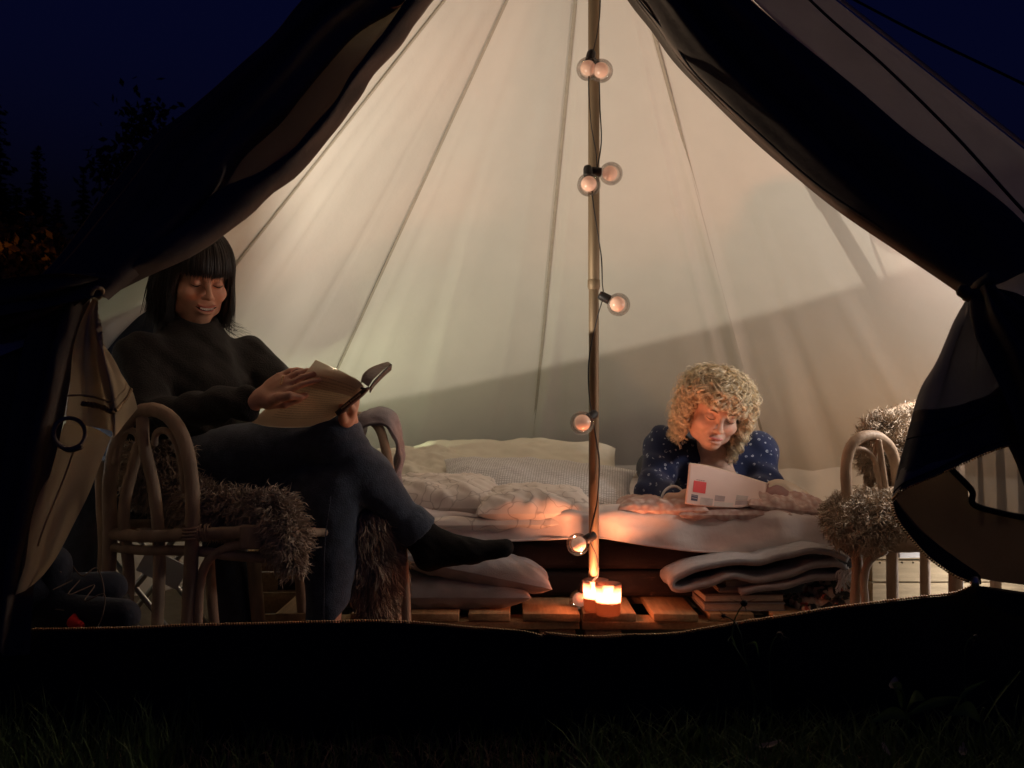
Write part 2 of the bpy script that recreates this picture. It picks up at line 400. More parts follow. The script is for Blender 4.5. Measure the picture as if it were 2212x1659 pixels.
def bake(name, sdf, lo, hi, h, m, parent, it=2):
    v, f = surface_nets(sdf, lo, hi, h); me = rawmesh(name, v, f); o = link(name, me, m, parent)
    if it:
        md = o.modifiers.new('relax', 'SMOOTH'); md.factor = .4; md.iterations = it
    return o, v
# ================================================================== ground, trees outside
TC = np.array([.237, 2.85]); APZ = 2.46; TR = 1.77*2.01/1.86; WZ = .45
def gz(x, y):
    """terrain height: a low bank in front of the tent, level elsewhere"""
    x = np.asarray(x, float); y = np.asarray(y, float)
    a = np.clip((2.02-y)/.34, 0, 1); a = a*a*(3-2*a)
    b = np.clip((3.2-np.abs(x-.1))/1.4, 0, 1); b = b*b*(3-2*b)
    return .175*a*b-.004+.012*noise3(np.stack([x, y, 0*x], -1), 1.3, 2.)*(a)
def axis(lo, hi, core0, core1, step, n):
    c = np.arange(core0, core1, step); l = core0-np.geomspace(.1, core0-lo, n)[::-1]; r = core1+np.geomspace(.1, hi-core1, n)
    return np.concatenate([l, c, r])
gx = axis(-260, 260, -3.4, 3.4, .07, 26); gy = axis(-60, 420, .4, 2.4, .04, 30)
X, Y = np.meshgrid(gx, gy, indexing='ij')
far = np.clip((np.hypot(X, Y)-12)/60, 0, 1)
Z = gz(X, Y)-.03*(((X-TC[0])**2+(Y-TC[1])**2) < 1.6**2)
idx = np.arange(X.size).reshape(X.shape)
f = np.stack([idx[:-1, :-1], idx[1:, :-1], idx[1:, 1:], idx[:-1, 1:]], -1).reshape(-1, 4)
ground = tag(link('ground', rawmesh('ground', np.stack([X, Y, Z], -1).reshape(-1, 3), f), M_ground), kind='structure')

def blades(n, x0, x1, y0, y1, h0, h1, wd, keep=None, lean=.5):
    x = rng.uniform(x0, x1, n); y = rng.uniform(y0, y1, n)
    if keep is not None:
        k = keep(x, y); x, y = x[k], y[k]
    n = len(x); z = gz(x, y)-.004; h = rng.uniform(h0, h1, n); a = rng.uniform(0, 2*np.pi, n); ln = rng.uniform(.05, lean, n)*h
    t = np.array([0, .35, .7, 1.]); wv = np.array([1, .85, .55, .06])*wd
    cx = x[:, None]+np.cos(a)[:, None]*ln[:, None]*t**2; cy = y[:, None]+np.sin(a)[:, None]*ln[:, None]*t**2; cz = z[:, None]+h[:, None]*t*(1-.25*t)
    b = a+np.pi/2+rng.uniform(-.6, .6, n)
    ox = np.cos(b)[:, None]*wv*.5; oy = np.sin(b)[:, None]*wv*.5
    V = np.stack([np.stack([cx-ox, cy-oy, cz], -1), np.stack([cx+ox, cy+oy, cz], -1)], 2).reshape(-1, 3)
    i = np.arange(n*8).reshape(n, 4, 2)
    f = np.stack([i[:, :-1, 0], i[:, :-1, 1], i[:, 1:, 1], i[:, 1:, 0]], -1).reshape(-1, 4)
    return V, f
M_grass = mat('grass_blade', (.11,.16,.05), .7, .4, 9, transl=.25, spec=.25)
M_dry = mat('dry_grass', (.30,.21,.12), .85, .4, 15, transl=.15)
M_leaf = mat('weed_leaf', (.07,.11,.035), .55, .25, 30, transl=.2)
M_bark = mat('bark', (.07,.05,.035), .95, .3, 20, .6, 60)
M_needle = mat('conifer_needles', (.030,.036,.020), .9, .35, 2.)
M_autumn = mat('autumn_foliage', (.16,.09,.03), .9, .35, 2.)
out_y = lambda x: 1.66-.0*x
v1 = cat_([blades(9000, -2.2, 2.2, .9, 1.66, .03, .075, .0035), blades(6500, .1, 1.6, 1.0, 1.665, .04, .10, .0045, lean=.9), blades(2500, -1.7, -.5, 1.3, 1.665, .05, .14, .004)])
tag(link('grass', rawmesh('grass', *v1), M_grass), kind='stuff')
tag(link('dry_grass', rawmesh('dry_grass', *blades(9000, -1.1, .6, .9, 1.64, .012, .04, .0022, lean=1.6)), M_dry), kind='stuff')
tag(link('meadow_grass', rawmesh('meadow_grass', *blades(9000, -6, 6, 1.2, 9, .05, .14, .008, keep=lambda x, y: np.hypot(x-TC[0], y-TC[1]) > 2.1, lean=.8)), M_grass), kind='stuff')

def conifer(x, y, h, r, label, seed, m=None):
    g = np.random.default_rng(seed)
    t = empty('conifer_tree', (x, y, 0), label, 'tree', 'dark conifers beyond the tent')
    tube('trunk', [(x, y, -.2), (x+.05, y, h*.5), (x, y, h*.98)], [r*.10, r*.06, .02], M_bark, t, 10, 7)
    V = []; F = []; k = 0
    nl = int(h*5.5)
    for j in range(nl):
        z = h*(.08+.92*j/nl); rr = r*(1-.96*(z/h))*g.uniform(.75, 1.15)
        for b in range(int(7+9*(1-z/h))):
            a = g.uniform(0, 6.283); L = rr*g.uniform(.6, 1.1)
            for s in range(5):
                q = (s+.6)/5*L; wd = .10+.22*L*(1-s/5.)
                c = np.array([x+math.cos(a)*q, y+math.sin(a)*q, z-.28*q+g.uniform(-.05, .05)])
                d1 = np.array([math.cos(a), math.sin(a), -.35])*L*.16; d2 = np.array([-math.sin(a), math.cos(a), g.uniform(-.4, .4)])*wd
                V += [c-d1-d2*.3, c+d1*.2-d2, c+d1*1.4, c+d1*.2+d2]; F.append([k, k+1, k+2, k+3]); k += 4
    link('crown', rawmesh('crown', V, np.array(F), smooth=False), m or M_needle, t); return t
def px(x, Y): return (x-CX)/FPX*Y
conifer(px(-20, 30), 30, 10.6, 2.4, 'tallest dark conifer at the left edge of the photograph', 1)
conifer(px(75, 32), 32, 9.3, 2.2, 'dark conifer second from the left edge, below the tallest', 2)
conifer(px(175, 34), 34, 9.0, 1.5, 'slim pointed dark conifer standing alone against the blue sky', 3)
conifer(px(245, 36), 36, 8.6, 1.7, 'short dark conifer nearest the slope of the left tent roof', 4)
conifer(px(120, 38), 38, 8.8, 2.6, 'broad dark conifer filling the gap behind the slim pointed one', 5)
conifer(px(-160, 30), 30, 11.5, 2.8, 'broad dark conifer beyond the left edge of the photograph', 6)
conifer(px(30, 26), 26, 6.6, 2.2, 'low dark conifer in front of the tallest one at the left edge', 16)
conifer(px(210, 28), 28, 5.8, 2.2, 'low dark conifer closest behind the left tent roof slope', 17)
def broadleaf(name, x, y, h, r, z0, label, cat, seed, m, n=2600, lf=.12, group=None):
    g = np.random.default_rng(seed); t = empty(name, (x, y, 0), label, cat, group)
    tube('trunk', [(x, y, -.1), (x+.06, y, h*.4), (x-.03, y, h*.8)], [r*.09, r*.06, .02], M_bark, t, 10, 7)
    cl = [np.array([x, y, z0+(h-z0)*.5])+g.normal(0, 1, 3)*np.array([r*.42, r*.42, (h-z0)*.24]) for _ in range(16)]
    V = []; F = []
    for i in range(n):
        c = cl[g.integers(16)]+g.normal(0, 1, 3)*r*.22; a = g.normal(0, 1, 3); a /= np.linalg.norm(a); b = np.cross(a, g.normal(0, 1, 3)); b /= np.linalg.norm(b)
        V += [c-a*lf, c-b*lf*.5, c+a*lf, c+b*lf*.5]; F.append([4*i, 4*i+1, 4*i+2, 4*i+3])
    link('crown', rawmesh('crown', V, np.array(F), smooth=False), m, t); return t
broadleaf('broadleaf_tree', px(20, 14), 14, 3.3, .75, .5, 'orange lit bush at the left edge below the dark conifers', 'tree', 8, M_autumn, 5000, .085)
broadleaf('broadleaf_tree', px(330, 60), 60, 16.5, 3.6, 3, 'rounded reddish brown tree top just over the left roof slope', 'tree', 9, M_autumn, 3000, .3)
# the path lamp that lights the bush (stands left of the frame)
def point(name, loc, W, col, rad=.03, parent=None):
    l = bpy.data.lights.new(name, 'POINT'); l.energy = W; l.color = col; l.shadow_soft_size = rad
    o = bpy.data.objects.new(name, l); C.objects.link(o); o.location = tuple(loc)
    if parent is not None:
        o.parent = parent; q = Vector((0,0,0)); p = parent
        while p is not None: q += p.location; p = p.parent
        o.matrix_parent_inverse = Matrix.Translation(-q)
    return o
M_lampglow = mat('lamp_glow', (.8,.4,.1), .5, emis=(1.,.42,.08), estr=14.)
for lx, ly, en, lb in ((-5.6, 4.6, 34, 'short dark path lamp with an orange glow, left of the tent'), (px(-130, 12.6), 12.6, 20, 'short dark path lamp with an orange glow, beside the orange bush')):
    pl = empty('path_lamp', (lx, ly, 0), lb, 'lamp', 'path lamps on the campsite')
    tube('post', [(lx, ly, 0), (lx, ly, .6), (lx, ly, 1.3)], .035, M_rubber, pl, 6, 10)
    lathe('lamp_head', [(.001,.18),(.07,.16),(.10,.12),(.10,.10)], (lx, ly, 1.3), M_rubber, pl)
    lathe('lamp_lens', [(.001,.10),(.06,.10),(.055,.0),(.001,.0)], (lx, ly, 1.3), M_lampglow, pl)
    point('lamp_light', (lx+.2, ly-.1, 1.25), en, (1., .42, .10), .05, pl)

# ================================================================== the bell tent
tent = empty('bell_tent', (TC[0], TC[1], 0), 'pale cotton bell tent with its door flaps tied open, glowing from within', 'tent')
def cone_r(z): return TR*(APZ-z)/(APZ-WZ)
def cone(th, v): return np.array([TC[0]+TR*v*math.sin(th), TC[1]+TR*v*math.cos(th), APZ-(APZ-WZ)*v])
def hit(x, y, lo=2.9):
    for d in np.arange(lo, 6, .004):
        p = P(x, y, d)
        if p[2] > WZ:
            if math.hypot(p[0]-TC[0], p[1]-TC[1]) >= cone_r(p[2]): return math.atan2(p[0]-TC[0], p[1]-TC[1]), p
        elif math.hypot(p[0]-TC[0], p[1]-TC[1]) >= TR: return math.atan2(p[0]-TC[0], p[1]-TC[1]), p
ts = [hit(560, 500)[0], hit(830, 570)[0], hit(1180, 640)[0], hit(1530, 500)[0], hit(2000, 420, 2.6)[0]]
ths = [R(-127), (ts[0]+R(-127))/2, ts[0], ts[1], ts[2], ts[3], ts[4], (ts[4]+R(127))/2, R(127)]
ridge = [(.07, .030, .006), (-.05, .022, .008), (.02, .03, .005)]
def panel_off(u, v, a, b, k):
    """cloth sags inward between seams; folds run down from the apex and gather low on the wall"""
    o = .030*4*u*(1-u)*np.sin(np.pi*np.clip(v, 0, 1))**.8
    th = a+(b-a)*u
    o = o+.0035*np.sin(u*23+k*2.1+3*v)*v+.002*noise3(np.stack([u*6, v*9, 0*u+k], -1), 1., k)
    for (t0, wd, am, v0) in FOLDS:
        t1 = t0+.02*np.sin(v*5+t0*9)
        o = o+am*np.exp(-((th-t1)/wd)**2)*np.clip((v-v0)/.35, 0, 1)
    return o
FOLDS = []
for (x, y, wd, am, v0) in [(1575,740,.012,.020,.25),(1612,800,.016,-.018,.55),(1540,560,.010,.012,.15),(1735,900,.03,.022,.62),(1800,930,.03,-.018,.66),(1655,900,.02,.02,.7),
                       (1185,840,.020,.022,.62),(1225,850,.018,-.020,.62),(1130,870,.02,.012,.68),(930,420,.010,.008,.3),(1010,520,.02,.007,.35),(700,420,.015,.008,.3),(880,650,.02,.006,.4),
                       (1330,700,.05,.008,.4),(1430,640,.03,-.006,.4),(1060,300,.03,-.006,.2),(640,470,.02,-.006,.3),(1460,420,.012,.010,.15),(1515,620,.010,-.010,.3),(1120,520,.010,.005,.35),(780,480,.012,-.006,.3),(1680,560,.014,.007,.35),(1900,760,.02,.012,.5),(1215,500,.012,.009,.2)]:
    FOLDS.append((hit(x, y)[0], wd, am*1.1, v0))
for k in range(len(ths)-1):
    a, b = ths[k], ths[k+1]; nu, nv = 46, 90
    U, W = np.meshgrid(np.linspace(0, 1, nu), np.linspace(.012, 1, nv), indexing='ij')
    th = a+(b-a)*U; off = panel_off(U, W, a, b, k); r = TR*W-off*.72; z = APZ-(APZ-WZ)*W-off*.45
    g = np.stack([TC[0]+r*np.sin(th), TC[1]+r*np.cos(th), z], -1)
    # side wall below
    nw = 16; Wv = np.linspace(0, 1, nw)[1:]
    thw = np.repeat(th[:, -1:], nw-1, 1); offw = np.repeat(off[:, -1:], nw-1, 1)*(1-Wv*.6)+.014*np.sin(thw*44+k)*Wv
    gw = np.stack([TC[0]+(TR+.02*Wv-offw)*np.sin(thw), TC[1]+(TR+.02*Wv-offw)*np.cos(thw), WZ*(1-Wv)+0*thw], -1)
    for nm, G in (('roof_panel', g), ('wall_panel', np.concatenate([g[:, -1:], gw], 1))):
        n0, n1 = G.shape[:2]; i = np.arange(n0*n1).reshape(n0, n1)
        f = np.stack([i[:-1, :-1], i[:-1, 1:], i[1:, 1:], i[1:, :-1]], -1).reshape(-1, 4)
        link(nm, rawmesh(nm, G.reshape(-1, 3), f), M_canvas, tent)
    # flat-felled seam along the left edge of the panel
    if 0 < k:
        pts = []
        for s, o2 in ((-1, 0), (1, 0)):
            vv = np.linspace(.012, 1, 60); dth = s*.006/(TR*vv+.02)
            rr = TR*vv-.006; pts.append(np.stack([TC[0]+rr*np.sin(a+dth), TC[1]+rr*np.cos(a+dth), APZ-(APZ-WZ)*vv-.005], -1))
        G = np.stack(pts, 1); i = np.arange(120).reshape(60, 2); f = np.stack([i[:-1, 0], i[:-1, 1], i[1:, 1], i[1:, 0]], -1)
        link('seam', rawmesh('seam', G.reshape(-1, 3), f), M_seam, tent)
# front roof: sheets between the side cone lines and the pulled-back door edge
def D(y): return 1/(.351+.22*(y+430)/1060)          # depth of the front slopes for a given height in view
def VD(pts, dd=0.): return np.array([P(x, y, D(y)+dd) for x, y in pts])
coneline = lambda th: np.array([cone(th, v) for v in np.linspace(.01, 1, 14)])
EDGE_R = [(1287,-425),(1322,-180),(1345,-60),(1370,0),(1440,85),(1500,170),(1640,300),(1760,405),(1900,500),(2000,570),(2100,634)]
ER = VD(EDGE_R); CR = coneline(R(127))
midR = VD([(1300,-427),(1480,-180),(1590,-40),(1750,110),(1960,300),(2160,470),(2400,660)], -.05)
sheet('front_roof_panel', [CR, crv((CR+crv(midR,14))/2, 14)+np.array([.02,-.02,.015]), midR], 60, 26, M_roofo, tent,
      fn=lambda U, W, g: .006*np.sin(W*9)*U+.004*noise3(g, 3., 1.))
sheet('front_roof_panel', [midR, (crv(midR,14)+crv(ER,14))/2, crv(ER,14)], 60, 26, M_roofo, tent,
      fn=lambda U, W, g: .006*noise3(g, 4., 3.))
SEAMR = [(1289,-427),(1540,-220),(1750,0),(1905,138),(2060,290),(2212,457),(2420,670)]
tube('roof_seam', VD(SEAMR, -.062), .0032, M_seamd, tent, 60, 6)
BAND = [(1283,-427),(1010,-160),(925,-60),(850,10),(749,80),(642,215),(521,333),(427,447),(330,540),(215,640)]
BL = VD(BAND); CL = coneline(R(-127))
midL = (crv(CL, 14)*.45+crv(BL, 14)*.55)+np.array([-.01,-.03,.02])
sheet('front_roof_panel', [CL, midL, BL], 60, 30, M_roofo, tent, fn=lambda U, W, g: .012*np.sin(W*13)*U+.006*noise3(g, 4., 5.))
tube('hem_cord', [cone(R(127), v)+np.array([.004,-.006,.004]) for v in np.linspace(.02, 1, 12)], .005, M_roofo, tent, 40, 6)
tube('hem_cord', [cone(R(-127), v)+np.array([-.004,-.006,.004]) for v in np.linspace(.02, 1, 12)], .004, M_flap, tent, 40, 6)
tube('guy_rope', [P(1835,-6,2.13), P(1990,75,2.05), P(2212,182,1.95), P(2700,420,1.7)], .0032, M_rubber, tent, 24, 6)
# side walls at the front, left and right of the door
cb = lambda th: np.array([cone(th, 1)*np.array([1,1,0])+np.array([0,0,z]) for z in np.linspace(WZ, 0, 5)])
sheet('front_wall_panel', [cb(R(127)), VP([(2400,660,1.78),(2430,900,1.74),(2460,1270,1.72),(2460,1500,1.72)])], 16, 12, M_flap, tent)
sheet('front_wall_panel', [cb(R(-127)), VP([(60,700,1.80),(-10,900,1.80),(-60,1200,1.79),(-70,1560,1.78)])], 16, 12, M_flap, tent)
# --- right door flap, rolled back against the roof
LR = VD([(1289,-427),(1430,-200),(1615,0),(1731,94),(1926,255),(2080,374),(2212,476),(2290,560)], -.075)
fr = empty('door_flap', P(2100,634,1.75)-np.array(tent.location), None, None); fr.parent = tent
fr['label'] = 'right door flap, rolled and tied back beside the empty chair'
ER2 = VD([(x, y) for x, y in EDGE_R], -.02)
r1 = crv(ER2, 14); r3 = crv(LR, 14)
wv = np.sin(np.linspace(.15, 3.0, 14))[:, None]
rollR = [r1+np.array([.0,.035,.0]), r1+np.array([.012,-.015,.012])*wv+np.array([-.006,0,-.004])*wv, r1*.86+r3*.14+np.array([.0,-.055,.01])*wv,
         r1*.66+r3*.34+np.array([.01,-.025,.0])*wv, r1*.45+r3*.55+np.array([0,-.060,.02])*wv, r1*.2+r3*.8+np.array([0,-.035,.015])*wv, r3, r3+np.array([.01,.04,-.005])]
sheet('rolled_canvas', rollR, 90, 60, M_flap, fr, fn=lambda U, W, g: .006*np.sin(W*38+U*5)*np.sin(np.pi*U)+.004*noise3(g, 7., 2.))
tube('hem_stitching', VD([(x+7, y-5) for x, y in EDGE_R[2:9]], -.052), .0022, M_seamd, fr, 60, 5)
def teeth(name, path, pitch, size, m, parent, up, side=1, jit=.2):
    """row of separate metal teeth standing on a tape edge"""
    p = crv(path, max(8, int(np.linalg.norm(np.diff(np.asarray(path), axis=0), axis=1).sum()/pitch)))
    T = np.gradient(p, axis=0); T /= np.linalg.norm(T, axis=1, keepdims=True); up = np.asarray(up, float)
    VV = []; FF = []; k = 0
    for i in range(len(p)):
        t = T[i]; u = up-(up@t)*t; u /= np.linalg.norm(u); b = np.cross(t, u)
        hx = size*.30; hz = size*(.9+jit*rng.uniform(-.5, .5)); hb = size*.5; c = p[i]+u*hz*.4
        for (ex, s1, s2) in ((.9, -1, 0), (1.0, 0, 1)):
            pass
        q = [c+t*sx*hx*w+u*sz*hz*.5+b*sb*hb for sx in (-1, 1) for sz, w in ((-1, .8), (1, 1.15)) for sb in (-1, 1)]
        VV += q; FF += [[k+a for a in ff] for ff in ([0,1,3,2],[4,6,7,5],[0,4,5,1],[2,3,7,6],[0,2,6,4],[1,5,7,3])]; k += 8
    o = link(name, rawmesh(name, VV, np.array(FF), smooth=False), m, parent); return o
# hanging lower part of the right flap (dark outer face)
A = [VP([(2100,632,1.75),(2100,634,1.76),(2100,640,1.75)]), ]
fanR = [VP([(2096,628,1.74),(2066,690,1.72),(2020,780,1.70),(1985,850,1.68),(1955,960,1.66),(1934,1040,1.65),(1926,1078,1.645)]),
        VP([(2100,626,1.71),(2082,690,1.68),(2050,790,1.66),(2020,880,1.645),(1985,980,1.63),(1965,1030,1.62),(1957,1052,1.62)]),
        VP([(2106,626,1.70),(2110,690,1.69),(2110,790,1.68),(2090,880,1.66),(2070,950,1.65),(2060,990,1.64),(2055,1010,1.64)]),
        VP([(2112,628,1.69),(2140,700,1.64),(2160,790,1.63),(2160,860,1.63),(2150,920,1.63),(2145,950,1.63),(2142,972,1.63)]),
        VP([(2120,630,1.70),(2180,700,1.68),(2215,780,1.67),(2230,850,1.66),(2232,900,1.65),(2232,930,1.65),(2230,948,1.65)]),
        VP([(2130,634,1.72),(2250,720,1.71),(2310,800,1.70),(2350,860,1.69),(2360,890,1.68),(2360,905,1.68),(2360,920,1.68)])]
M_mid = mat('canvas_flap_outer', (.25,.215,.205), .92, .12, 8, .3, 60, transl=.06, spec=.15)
o, g = sheet('hanging_flap', fanR, 60, 60, M_mid, fr, fn=lambda U, W, g: .010*np.sin(W*26)*np.sin(np.pi*np.clip(U*1.1, 0, 1))*(1-U*.6)+.003*noise3(g, 9., 1.))
hemA = g[-1, :]; teeth('zipper_teeth', hemA, .0046, .0042, M_brass, fr, (0, -.3, -1))['kind'] = 'stuff'
for kk in (-3, -16): tube('hem_tape', g[kk, :]+np.array([0,-.003,0]), .0016, M_seamd, fr, 60, 5)
band = g[36:40, :]+np.array([0,-.002,0])
sheet('hem_band', [g[37, :34]+np.array([0,-.0025,0]), g[41, :34]+np.array([0,-.0025,0])], 30, 4, M_flap, fr)
# dark bottom band of the hanging flap (below the diagonal seam)
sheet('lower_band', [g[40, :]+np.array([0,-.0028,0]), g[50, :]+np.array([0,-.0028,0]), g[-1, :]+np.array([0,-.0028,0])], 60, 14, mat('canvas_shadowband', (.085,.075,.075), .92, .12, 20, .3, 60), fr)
tube('hem_tape', g[4:, 44]+np.array([0,-.004,0]), .002, M_seamd, fr, 40, 5)
# gathered knot at the tie and a second, darker hanging fold to its right
sheet('hanging_fold', [VP([(2104,628,1.665),(2100,680,1.64),(2112,730,1.62),(2140,790,1.61),(2180,880,1.60),(2200,940,1.60)]),
      VP([(2116,622,1.65),(2150,670,1.60),(2190,740,1.585),(2230,820,1.58),(2260,900,1.575),(2275,950,1.575)]),
      VP([(2135,620,1.68),(2215,650,1.62),(2290,720,1.61),(2350,800,1.60),(2380,880,1.60),(2390,940,1.60)])], 40, 34, M_flap, fr,
      fn=lambda U, W, g: .009*np.sin(W*19+U*3)*(1-U*.4))
tube('tie_loop', [P(2092,640,1.72), P(2104,618,1.69), P(2124,622,1.67), P(2120,640,1.68), P(2100,646,1.70)], .004, M_flap, fr, 20, 6, closed=True)
for (x0, y0, x1, y1) in ((2125,640,2140,625),(2090,640,2070,632),(2112,620,2150,600)):
    tube('gathered_fold', [P(x0, y0, 1.67), P((x0+x1)/2+4, (y0+y1)/2-6, 1.65), P(x1, y1, 1.70)], [.010,.012,.004], M_flap, fr, 12, 8)
# inner door leaf with its net window
zc = VP([(1928,1086,1.655),(1940,1122,1.66),(1975,1168,1.665),(2010,1205,1.67),(2060,1240,1.672),(2092,1254,1.673),(2108,1264,1.672)])
wE = VP([(2052,1012,1.70),(2087,1047,1.70),(2099,1064,1.70),(2100,1088,1.70),(2140,1103,1.70),(2212,1118,1.705),(2300,1130,1.71)])
teeth('zipper_teeth', zc, .0046, .0042, M_brass, fr, (-.7, -.2, -.7))['kind'] = 'stuff'
low = VP([(1935,1085,1.665),(1952,1116,1.67),(1985,1158,1.675),(2020,1194,1.68),(2066,1228,1.68),(2110,1248,1.68),(2200,1262,1.69),(2330,1275,1.70)])
sheet('zipper_tape', [crv(zc, 20), VP([(1935,1078,1.667),(1955,1104,1.67),(1992,1145,1.675),(2030,1178,1.68),(2075,1212,1.68),(2115,1240,1.68),(2120,1262,1.68)])], 30, 4, M_trimshade, fr)
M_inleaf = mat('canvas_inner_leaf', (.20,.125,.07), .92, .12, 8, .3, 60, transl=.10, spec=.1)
sheet('door_leaf', [low, VP([(1940,1068,1.672),(1985,1085,1.675),(2030,1115,1.68),(2060,1150,1.682),(2100,1180,1.685),(2150,1198,1.69),(2230,1210,1.70),(2330,1218,1.71)]),
      VP([(1955,1052,1.685),(2010,1045,1.69),(2052,1060,1.695),(2075,1085,1.70),(2098,1100,1.70),(2150,1118,1.705),(2230,1130,1.71),(2330,1140,1.715)]),
      VP([(1960,1030,1.69),(2020,1000,1.695),(2052,1012,1.70),(2085,1046,1.70),(2100,1086,1.70),(2140,1103,1.705),(2212,1118,1.71),(2330,1132,1.715)])], 50, 26, M_inleaf, fr, fn=lambda U, W, g: .003*noise3(g, 12., 4.))
tube('window_binding', wE+np.array([0,-.004,0]), .0055, M_trimshade, fr, 50, 7)
M_net = bpy.data.materials.new('window_net'); M_net.use_nodes = True
n = M_net.node_tree; b_ = n.nodes['Principled BSDF']; b_.inputs['Base Color'].default_value = (.20,.175,.165,1); b_.inputs['Roughness'].default_value = .9; b_.inputs['Alpha'].default_value = .72
sheet('net_window', [VP([(2050,1012,1.705),(2098,1066,1.705),(2100,1088,1.705),(2212,1119,1.71),(2330,1133,1.72)]), VP([(2080,970,1.72),(2140,950,1.72),(2180,930,1.72),(2240,920,1.73),(2330,900,1.74)])], 20, 10, M_net, fr)
for (xa, xb, xc) in ((2150, 2162, 2168), (2196, 2205, 2215), (2110, 2116, 2120)):
    sheet('net_fold', [VP([(xa, 940, 1.73), (xa+2, 1030, 1.73), (xa+4, 1125, 1.73)]), VP([(xb, 940, 1.718), (xb+2, 1030, 1.718), (xb+5, 1125, 1.718)]), VP([(xc, 940, 1.73), (xc+4, 1030, 1.73), (xc+10, 1125, 1.73)])], 12, 8, M_net, fr)
sheet('leaf_hem', [VP([(2160,930,1.64),(2190,990,1.64),(2212,1050,1.64),(2230,1120,1.64)]), VP([(2190,915,1.63),(2205,960,1.63),(2222,1010,1.63),(2240,1060,1.63)]), VP([(2260,900,1.65),(2270,960,1.65),(2280,1010,1.65),(2290,1060,1.65)])], 14, 8, M_flap, fr)
# dark lower right: the flap's skirt towards the ground
sheet('flap_skirt', [VP([(2108,1262,1.69),(2150,1275,1.69),(2230,1286,1.69),(2340,1296,1.70)]), VP([(2110,1300,1.685),(2160,1320,1.685),(2240,1340,1.68),(2350,1350,1.69)])], 20, 8, M_trimshade, fr)
lathe('zip_slider', [(.001,-.010),(.006,-.008),(.007,.0),(.005,.009),(.001,.010)], P(2106,1258,1.665), M_steel, fr, n=12)
# --- left door flap
fl = empty('door_flap', P(205,630,1.76)-np.array(tent.location), None, None); fl.parent = tent
fl['label'] = 'left door flap, gathered and tied above the rattan armchair'
EDGE_L = [(1281,-424),(1050,-160),(985,-80),(925,0),(860,80),(749,222),(659,347),(590,402),(458,512),(350,575),(250,612),(205,630)]
EL = VD(EDGE_L, -.01)
LOW = VD([(1282,-425),(1000,-150),(935,-60),(870,20),(800,115),(749,187),(684,288),(600,350),(520,399),(427,447),(350,520),(215,632)], -.02)
BLf = VD(BAND, -.022)
c1, c2 = crv(BLf, 16), crv(LOW, 16)
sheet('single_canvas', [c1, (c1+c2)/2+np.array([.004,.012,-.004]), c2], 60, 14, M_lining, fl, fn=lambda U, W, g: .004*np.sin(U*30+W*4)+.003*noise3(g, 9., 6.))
c3 = crv(EL, 16)
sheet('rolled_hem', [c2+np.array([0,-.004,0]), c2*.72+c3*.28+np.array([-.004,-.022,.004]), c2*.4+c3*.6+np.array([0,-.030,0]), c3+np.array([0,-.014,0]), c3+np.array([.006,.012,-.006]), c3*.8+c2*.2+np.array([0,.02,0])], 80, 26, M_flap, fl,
      fn=lambda U, W, g: .004*noise3(g, 11., 8.)+.0025*np.sin(U*60+W*6))
LL = VD([(1279,-427),(960,-330),(700,-40),(590,87),(451,208),(288,347),(173,503),(60,620),(-60,700)], -.05)
c0 = crv(LL, 16); cb1 = crv(VD(BAND, -.045), 16)
w16 = np.sin(np.linspace(.1, 3.0, 16))[:, None]
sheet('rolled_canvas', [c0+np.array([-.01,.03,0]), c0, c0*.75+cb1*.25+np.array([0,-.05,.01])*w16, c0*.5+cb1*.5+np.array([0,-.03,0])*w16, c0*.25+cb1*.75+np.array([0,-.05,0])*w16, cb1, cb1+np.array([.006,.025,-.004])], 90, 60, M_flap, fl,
      fn=lambda U, W, g: .010*np.sin(W*26+U*6)*np.sin(np.pi*U)+.004*noise3(g, 7., 9.))
# dark gathered cloth on the far left under the tie
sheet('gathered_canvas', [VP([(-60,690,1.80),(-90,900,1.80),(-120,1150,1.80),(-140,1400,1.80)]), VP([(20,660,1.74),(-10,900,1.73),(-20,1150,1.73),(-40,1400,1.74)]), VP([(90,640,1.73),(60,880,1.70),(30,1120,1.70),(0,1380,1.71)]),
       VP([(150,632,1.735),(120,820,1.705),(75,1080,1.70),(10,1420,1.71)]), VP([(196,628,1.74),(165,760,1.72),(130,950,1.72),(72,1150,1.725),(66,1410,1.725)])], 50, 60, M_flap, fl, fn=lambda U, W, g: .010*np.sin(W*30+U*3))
M_tan = mat('canvas_tan', (.58,.43,.26), .92, .12, 10, .35, 60, transl=.30, spec=.12)
sheet('upper_gather', [VP([(c0x, cy, dd) for c0x, cy, dd in ((205,628,1.735),(120,690,1.72),(20,740,1.72))]), VP([(190,600,1.70),(100,640,1.68),(-20,670,1.68)]), VP([(240,600,1.70),(130,590,1.67),(-40,610,1.69)])], 20, 20, M_flap, fl, fn=lambda U, W, g: .008*np.sin(W*16))
